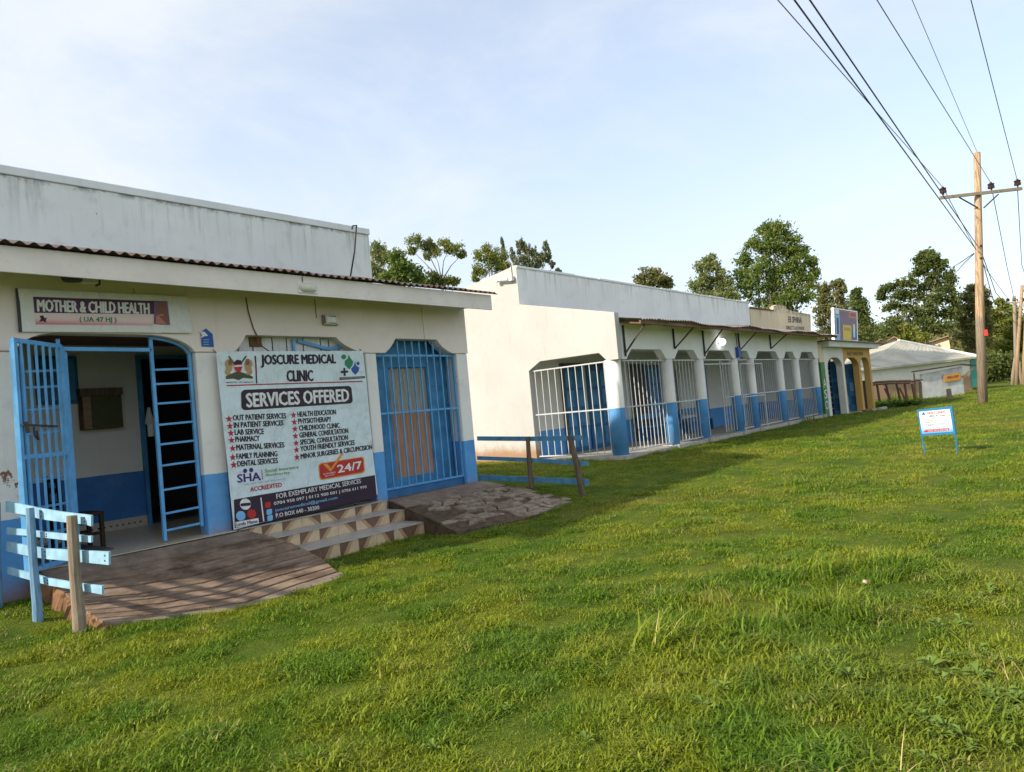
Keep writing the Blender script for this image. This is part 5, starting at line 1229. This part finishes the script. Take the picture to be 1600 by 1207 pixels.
tree('conical_tree', 'dark cone shaped tree behind the rooftop billboard', 70, (1342, 560), [(1339, 456, 7, 6), (1336, 466, 10, 9), (1345, 472, 10, 10), (1334, 483, 13, 12), (1349, 488, 12, 12), (1338, 502, 17, 14), (1355, 508, 12, 13), (1345, 522, 22, 12)], L_dark, .16, 1.5, 2, .3)
tree('gum_tree', 'broad dark gum tree left of the tall utility pole', 84, (1440, 570), [(1446, 398, 12, 8), (1458, 402, 11, 8), (1436, 408, 9, 7), (1450, 414, 14, 9), (1470, 414, 10, 8), (1440, 426, 12, 10), (1465, 428, 16, 11), (1482, 430, 9, 9), (1424, 440, 14, 11), (1452, 444, 18, 12), (1478, 448, 15, 12), (1400, 446, 13, 8), (1384, 452, 11, 8), (1378, 464, 9, 7), (1404, 462, 15, 10), (1432, 462, 20, 12), (1465, 468, 22, 13), (1490, 466, 12, 12), (1395, 478, 14, 9), (1420, 484, 18, 12), (1450, 490, 24, 13), (1482, 488, 17, 14), (1400, 502, 18, 12), (1432, 510, 22, 12), (1468, 512, 22, 14), (1388, 520, 20, 12), (1420, 530, 24, 10)], L_dark, .22, 1.25, 2, .4, m_barkp, tr=.3)
tree('gum_tree', 'olive brown gum tree directly behind the tall utility pole', 90, (1520, 585), [(1520, 452, 11, 9), (1534, 458, 11, 10), (1508, 464, 9, 9), (1524, 472, 14, 12), (1542, 474, 9, 12), (1502, 482, 12, 12), (1518, 490, 15, 13), (1538, 492, 13, 13), (1500, 504, 14, 13), (1522, 510, 18, 14), (1544, 512, 13, 14), (1508, 528, 18, 12), (1532, 534, 18, 13)], L_olive, .22, 1.25, 2, .4)
tree('broadleaf_tree', 'yellow green trees mass left of the distant poles', 97, (1568, 585), [(1563, 472, 8, 7), (1570, 484, 13, 9), (1552, 492, 11, 10), (1566, 502, 15, 12), (1586, 500, 12, 13), (1552, 516, 14, 12), (1574, 522, 17, 13), (1596, 518, 13, 15), (1556, 540, 17, 13), (1582, 542, 18, 13), (1604, 540, 14, 14)], L_yel, .23, 1.3, 2, .4)
tree('broadleaf_tree', 'green tree at the right frame edge behind the reddish pole', 96, (1625, 585), [(1622, 478, 15, 13), (1640, 490, 20, 16), (1614, 500, 16, 15), (1634, 515, 24, 18), (1612, 535, 20, 16), (1650, 540, 25, 20)], L_mid, .23, 1.3)
tree('hedge', 'dark dense hedge at the far end of the grass by the poles', 84, (1570, 596), [(1538, 574, 11, 16), (1550, 566, 12, 16), (1564, 570, 14, 15), (1580, 570, 15, 16), (1596, 572, 15, 16), (1612, 572, 16, 17), (1632, 572, 18, 17), (1555, 586, 15, 10), (1585, 588, 20, 10), (1610, 588, 18, 10), (1535, 590, 9, 9)], L_dark, .2, 1.8, 2, .1, limbs=False, part='foliage')
tree('bush', 'low scrub behind the low house roof left of the broad tree', 92, (1375, 560), [(1372, 514, 14, 12), (1362, 524, 12, 12), (1386, 528, 14, 10), (1398, 538, 18, 10), (1374, 540, 18, 10)], L_dark, .22, 1.4)
tree('bush', 'yellow green bush glowing in front of the broad dark tree', 80, (1412, 560), [(1408, 514, 10, 9), (1418, 522, 12, 10), (1404, 528, 12, 9), (1438, 528, 12, 8)], L_yel, .2, 1.3)
rw = np.random.default_rng(3); V = []
for px in np.arange(1290, 1720, 7):
    for k in range(3):
        c = onD(px+rw.uniform(-4, 4), rw.uniform(538 if px < 1480 else 515, 585), rw.uniform(118, 150)); n = 520
        V.append(leaves(np.array(c)[None]+rw.normal(size=(n, 3))*np.array([1.5, 1.5, 1.5]), .3, 1.8, .2, rw))
V = np.concatenate(V); o = fast_mesh('far_wood', V, np.arange(len(V)).reshape(-1, 4), L_olive); tag(o, 'far belt of woodland closing the view beyond the houses', 'woodland', kind='stuff')

# ------------------------------------------------------------------ grass
def blade_mat(name, cols, dry, trans=.35):
    t = NT(name); oi = t.n('ObjectInfo'); ri = oi.outputs['Random']; g = t.n('NewGeometry'); isl = g.outputs['Random Per Island']
    big = t.noise(.22, 5, .6); mid = t.noise(1.1, 6, .65)
    c = t.mix(t.rng(isl, 0, 1, 0, 1, False), cols[0], cols[1])
    c = t.mix(t.math('MULTIPLY', t.rng(mid, .40, .62), .85), c, cols[2])
    c = t.mix(t.math('MULTIPLY', t.rng(big, .5, .68), .55), c, cols[3])
    c = t.mix(t.rng(ri, 0, .55, .5, 0, False), c, tuple(q*.38 for q in cols[0]))
    c = t.mix(t.math('MULTIPLY', t.math('GREATER_THAN', ri, .965), .7), c, dry)
    c = t.mix(t.math('MULTIPLY', t.math('GREATER_THAN', isl, .965), .9), c, dry)
    t.done(c, .5, .25)
    tr = t.n('BsdfTranslucent'); t.link(c, tr.inputs[0]); ms = t.n('MixShader'); ms.inputs[0].default_value = trans
    t.link(t.b.outputs[0], ms.inputs[1]); t.link(tr.outputs[0], ms.inputs[2]); t.link(ms.outputs[0], t.out.inputs[0]); return t.mat
m_blade = blade_mat('grass_blades', [(.097, .193, .012), (.178, .282, .017), (.300, .330, .022), (.34, .295, .040)], (.38, .33, .10))
m_straw = plain('dry_straw', (.42, .34, .15), .7)
m_weed = leaf_mat('weed_leaves', (.13, .21, .035), (.21, .29, .06), (.18, .26, .04), .3); m_weed.node_tree.nodes['Principled BSDF'].inputs['Roughness'].default_value = .8
PROTO = bpy.data.collections.new('grass_clumps')
def clump(name, nb, rad, h0, h1, w, lean, mat, seed, segs=3):
    r = random.Random(seed); b = MB()
    for i in range(nb):
        a = r.uniform(0, 6.283); q = rad*math.sqrt(r.random()); x, y = q*math.cos(a), q*math.sin(a)
        h = r.uniform(h0, h1); d = r.uniform(0, 6.283); l = r.uniform(.25, 1)*lean*h; ww = w*r.uniform(.7, 1.3); f = d+math.pi/2+r.uniform(-.5, .5)
        P = []
        for k in range(segs+1):
            t = k/segs; P.append((x+math.cos(d)*l*t*t, y+math.sin(d)*l*t*t, h*t*(1-.25*lean*t*t)-.01, ww*(1-t**1.6)))
        i0 = len(b.v)
        for k, (px, py, pz, wk) in enumerate(P[:-1]):
            b.v += [(px-math.cos(f)*wk/2, py-math.sin(f)*wk/2, pz), (px+math.cos(f)*wk/2, py+math.sin(f)*wk/2, pz)]
        b.v.append(P[-1][:3])
        for k in range(segs-1): b.f.append((i0+2*k, i0+2*k+1, i0+2*k+3, i0+2*k+2)); b.m.append(0)
        b.f.append((i0+2*segs-2, i0+2*segs-1, i0+2*segs)); b.m.append(0)
    me = bpy.data.meshes.new(name); me.from_pydata(b.v, [], b.f); me.materials.append(mat)
    o = bpy.data.objects.new(name, me); PROTO.objects.link(o); return o
for i in range(4): clump('clump_%d' % i, 34, .085, .012, .036, .0055, 1.5, m_blade, 10+i)
for i in range(2): clump('clump_%d' % (4+i), 26, .07, .03, .065, .006, 1.4, m_blade, 30+i)
for i in range(2): clump('clump_%d' % (6+i), 22, .08, .06, .15, .007, 1.2, m_blade, 40+i, 4)
clump('clump_8', 5, .10, .08, .20, .004, .8, m_straw, 50, 4)
rg = np.random.default_rng(11)
rr = np.linspace(1.4, 62, 800); dens = 560*np.minimum(1, (5.0/rr)**1.75); pdf = rr*dens; cdf = np.cumsum(pdf); ang = 2.1
total = int(float(((pdf[1:]+pdf[:-1])*np.diff(rr)).sum()/2)*ang); cdf /= cdf[-1]
Rr = np.interp(rg.random(total), cdf, rr); th = YAW+rg.uniform(-ang/2, ang/2, total); gxp, gyp = Rr*np.cos(th), Rr*np.sin(th)
def blocked(x, y):
    front = np.interp(x, [2.9, 3.45, 4.1, 4.9, 5.42], [7.715, 7.265, 6.915, 6.995, 7.135])
    ramp = (x > 2.86) & (x < 5.60) & (y > front+.03)
    steps = (x > 5.3) & (x < 8.02) & (y > 8.46)
    b1 = (x < 10.5) & (y > 9.5)
    pleft = np.interp(y, [7.62, 9.5], [7.74, 8.12]); prt = np.interp(y, [7.06, 9.5], [10.26, 10.5]); pfr = np.interp(x, [7.74, 8.55, 10.26], [7.6, 7.20, 7.04])
    pat = (x > pleft-.02) & (x < prt) & (y > pfr+.02)
    b2 = (x > 16.27) & (x < 34.1) & (y > 9.66); b3 = (x > 34) & (x < 43.6) & (y > 9.2)
    return ramp | steps | b1 | pat | b2 | b3
ok = ~blocked(gxp, gyp); gxp, gyp, Rr = gxp[ok], gyp[ok], Rr[ok]; n = len(gxp)
def vnoise(x, y, s, seed):
    r = np.random.default_rng(seed); T = r.random((64, 64)); u, v = x*s+100, y*s+100; i, j = np.floor(u).astype(int), np.floor(v).astype(int); f, g = u-i, v-j; f = f*f*(3-2*f); g = g*g*(3-2*g)
    q = lambda a, b_: T[a % 64, b_ % 64]
    return (q(i, j)*(1-f)+q(i+1, j)*f)*(1-g)+(q(i, j+1)*(1-f)+q(i+1, j+1)*f)*g
nz = .6*vnoise(gxp, gyp, .55, 1)+.4*vnoise(gxp, gyp, 1.9, 2)
rough = np.clip((3.6-np.abs(gyp-1.2))/1.5, 0, 1)*np.clip((gxp-2.6)/1.2, 0, 1)*np.clip((9.5-gxp)/4, .25, 1)   # coarser growth at the right
edge = ((np.abs(gyp-8.3) < .35) & (gxp > 5.5) & (gxp < 8)) | ((gxp > 10.4) & (gxp < 11.2) & (gyp > 6.8) & (gyp < 9.6)) | ((gyp > 9.3) & (gxp > 16))
u = rg.random(n); tall = nz+.30*rough+.18*edge
idx = rg.integers(0, 4, n)
idx = np.where((tall > .80) & (u < .30), 4+rg.integers(0, 2, n), idx)
idx = np.where((tall > .98) & (u < .2), 6+rg.integers(0, 2, n), idx)
idx = np.where((rough > .4) & (rg.random(n) < .0016), 8, idx)
tuft = .65*vnoise(gxp, gyp, 5.2, 5)+.35*vnoise(gxp, gyp, 11, 6)
sc = rg.uniform(.75, 1.3, n)*(1+np.clip(Rr-8, 0, 60)*.030)*(.75+.6*nz)*(.50+1.15*np.clip((tuft-.25)/.5, 0, 1))
keep = ~((nz < .27) & (rg.random(n) < .6)) & ~((tuft < .34) & (rg.random(n) < .25)); gxp, gyp, idx, sc, tuft = gxp[keep], gyp[keep], idx[keep], sc[keep], tuft[keep]
def fringe(pts, per, w):
    X = []
    for (ax, ay), (bx, by) in zip(pts[:-1], pts[1:]):
        k = int(per*math.hypot(bx-ax, by-ay)); t = rg.random(k); X.append(np.column_stack([ax+(bx-ax)*t+rg.normal(0, w, k), ay+(by-ay)*t+rg.normal(0, w, k)]))
    return np.concatenate(X)
FRG = np.concatenate([fringe([(2.88, 7.70), (3.45, 7.23), (4.1, 6.88), (4.9, 6.96), (5.42, 7.10), (5.66, 8.2)], 150, .035), fringe([(5.75, 8.43), (7.95, 8.43)], 90, .03), fringe([(7.72, 8.5), (7.70, 7.6), (8.55, 7.17), (10.27, 7.02), (10.5, 9.3)], 120, .045), fringe([(16.3, 9.60), (34, 9.60)], 14, .04), fringe([(2.72, 7.84), (2.66, 7.9)], 250, .07), fringe([(2.60, 8.8), (2.66, 8.85)], 200, .06), fringe([(10.6, 7.2), (10.66, 8.4), (10.7, 9.5)], 60, .12)])
gxp = np.concatenate([gxp, FRG[:, 0]]); gyp = np.concatenate([gyp, FRG[:, 1]]); k = len(FRG); idx = np.concatenate([idx, np.where(rg.random(k) < .8, 4+rg.integers(0, 2, k), rg.integers(0, 4, k))]); sc = np.concatenate([sc, rg.uniform(.6, 1.2, k)]); n = len(gxp)
pz = np.concatenate([gz(gxp[i:i+20000], gyp[i:i+20000]) for i in range(0, n, 20000)])
pz[:len(tuft)] += .035*np.clip((tuft-.42)/.4, 0, 1)
def scatter(name, P, idx, sc, coll, label, cat):
    n = len(P); me = bpy.data.meshes.new(name); me.vertices.add(n); me.vertices.foreach_set('co', P.astype(np.float32).ravel())
    a = me.attributes.new('rot', 'FLOAT_VECTOR', 'POINT'); rot = np.stack([rg.normal(0, .12, n), rg.normal(0, .12, n), rg.uniform(0, 6.283, n)], -1); a.data.foreach_set('vector', rot.astype(np.float32).ravel())
    a = me.attributes.new('size', 'FLOAT', 'POINT'); a.data.foreach_set('value', sc.astype(np.float32))
    a = me.attributes.new('pick', 'INT', 'POINT'); a.data.foreach_set('value', idx.astype(np.int32))
    o = bpy.data.objects.new(name, me); COL.objects.link(o)
    g = bpy.data.node_groups.new(name, 'GeometryNodeTree'); g.interface.new_socket('Geometry', in_out='INPUT', socket_type='NodeSocketGeometry'); g.interface.new_socket('Geometry', in_out='OUTPUT', socket_type='NodeSocketGeometry')
    N = g.nodes; L = g.links; i_ = N.new('NodeGroupInput'); o_ = N.new('NodeGroupOutput'); ip = N.new('GeometryNodeInstanceOnPoints')
    ci = N.new('GeometryNodeCollectionInfo'); ci.inputs[0].default_value = coll; ci.inputs[1].default_value = True; ci.inputs[2].default_value = True
    def att(nm, ty): q = N.new('GeometryNodeInputNamedAttribute'); q.data_type = ty; q.inputs[0].default_value = nm; return q.outputs[0]
    L.new(i_.outputs[0], ip.inputs['Points']); L.new(ci.outputs[0], ip.inputs['Instance']); ip.inputs['Pick Instance'].default_value = True
    L.new(att('pick', 'INT'), ip.inputs['Instance Index'])
    er = N.new('FunctionNodeEulerToRotation'); L.new(att('rot', 'FLOAT_VECTOR'), er.inputs[0]); L.new(er.outputs[0], ip.inputs['Rotation']); L.new(att('size', 'FLOAT'), ip.inputs['Scale'])
    L.new(ip.outputs[0], o_.inputs[0]); md = o.modifiers.new('scatter', 'NODES'); md.node_group = g
    tag(o, label, cat, kind='stuff'); return o
print('grass clumps', n)
scatter('grass', np.stack([gxp, gyp, pz], -1), idx, sc, PROTO, 'short green grass covering the ground before the shops', 'grass')
# broad leaved weeds at the lower right and by the stall
WD = bpy.data.collections.new('weed_clumps')
for k in range(2):
    r = random.Random(70+k); b = MB()
    for i in range(9):
        a = r.uniform(0, 6.283); l = r.uniform(.07, .15); t = r.uniform(.25, .9); st_ = Vector((math.cos(a), math.sin(a), 0)); sd = Vector((-st_.y, st_.x, 0)); z0 = r.uniform(.02, .10); p0 = st_*.02+Vector((0, 0, z0))
        m1 = p0+st_*l*.5+Vector((0, 0, l*t*.5)); e = p0+st_*l+Vector((0, 0, l*t*.45)); w = l*.30
        b.face([p0, m1-sd*w+Vector((0, 0, .012)), m1]); b.face([p0, m1, m1+sd*w+Vector((0, 0, .012))]); b.face([m1, m1-sd*w+Vector((0, 0, .012)), e]); b.face([m1, e, m1+sd*w+Vector((0, 0, .012))])
    me = bpy.data.meshes.new('weed'); me.from_pydata(b.v, [], b.f); me.materials.append(m_weed); o = bpy.data.objects.new('weed_%d' % k, me); WD.objects.link(o)
wp = []
for (px, py, sx, sy, k) in ((1560, 1085, 45, 35, 26), (1455, 1040, 25, 15, 7), (1500, 960, 60, 30, 8), (1350, 1060, 60, 25, 5), (700, 1150, 200, 40, 6), (1470, 1180, 60, 30, 10)):
    for i in range(k):
        p = onZ(px+rg.normal()*sx, py+rg.normal()*sy, -1.7); wp.append((p.x, p.y))
for i in range(150): 
    p = sq(rg.uniform(1370, 1440), rg.uniform(627, 641), -rg.uniform(0, 2)); wp.append((p.x, p.y))
wp = np.array(wp); ws = np.where(wp[:, 0] > 30, rg.uniform(1.0, 2.4, len(wp)), rg.uniform(.30, .62, len(wp)))
scatter('weeds', np.column_stack([wp, gz(wp[:, 0], wp[:, 1])]), rg.integers(0, 2, len(wp)), ws, WD, 'broad leaved weeds growing among the grass', 'weeds')
p = onZ(1353, 914, -1.68); b = MB(); b.hexa([p+Vector(q)*.6 for q in ((-.05, -.03, .02), (.04, -.04, .0), (.06, .03, .01), (-.04, .04, .03), (-.03, -.02, .07), (.03, -.03, .06), (.04, .02, .06), (-.03, .03, .08))]); o = b.build('litter', m_t_tan, None, .01); tag(o, 'small pale scrap lying in the grass at the right', 'litter')
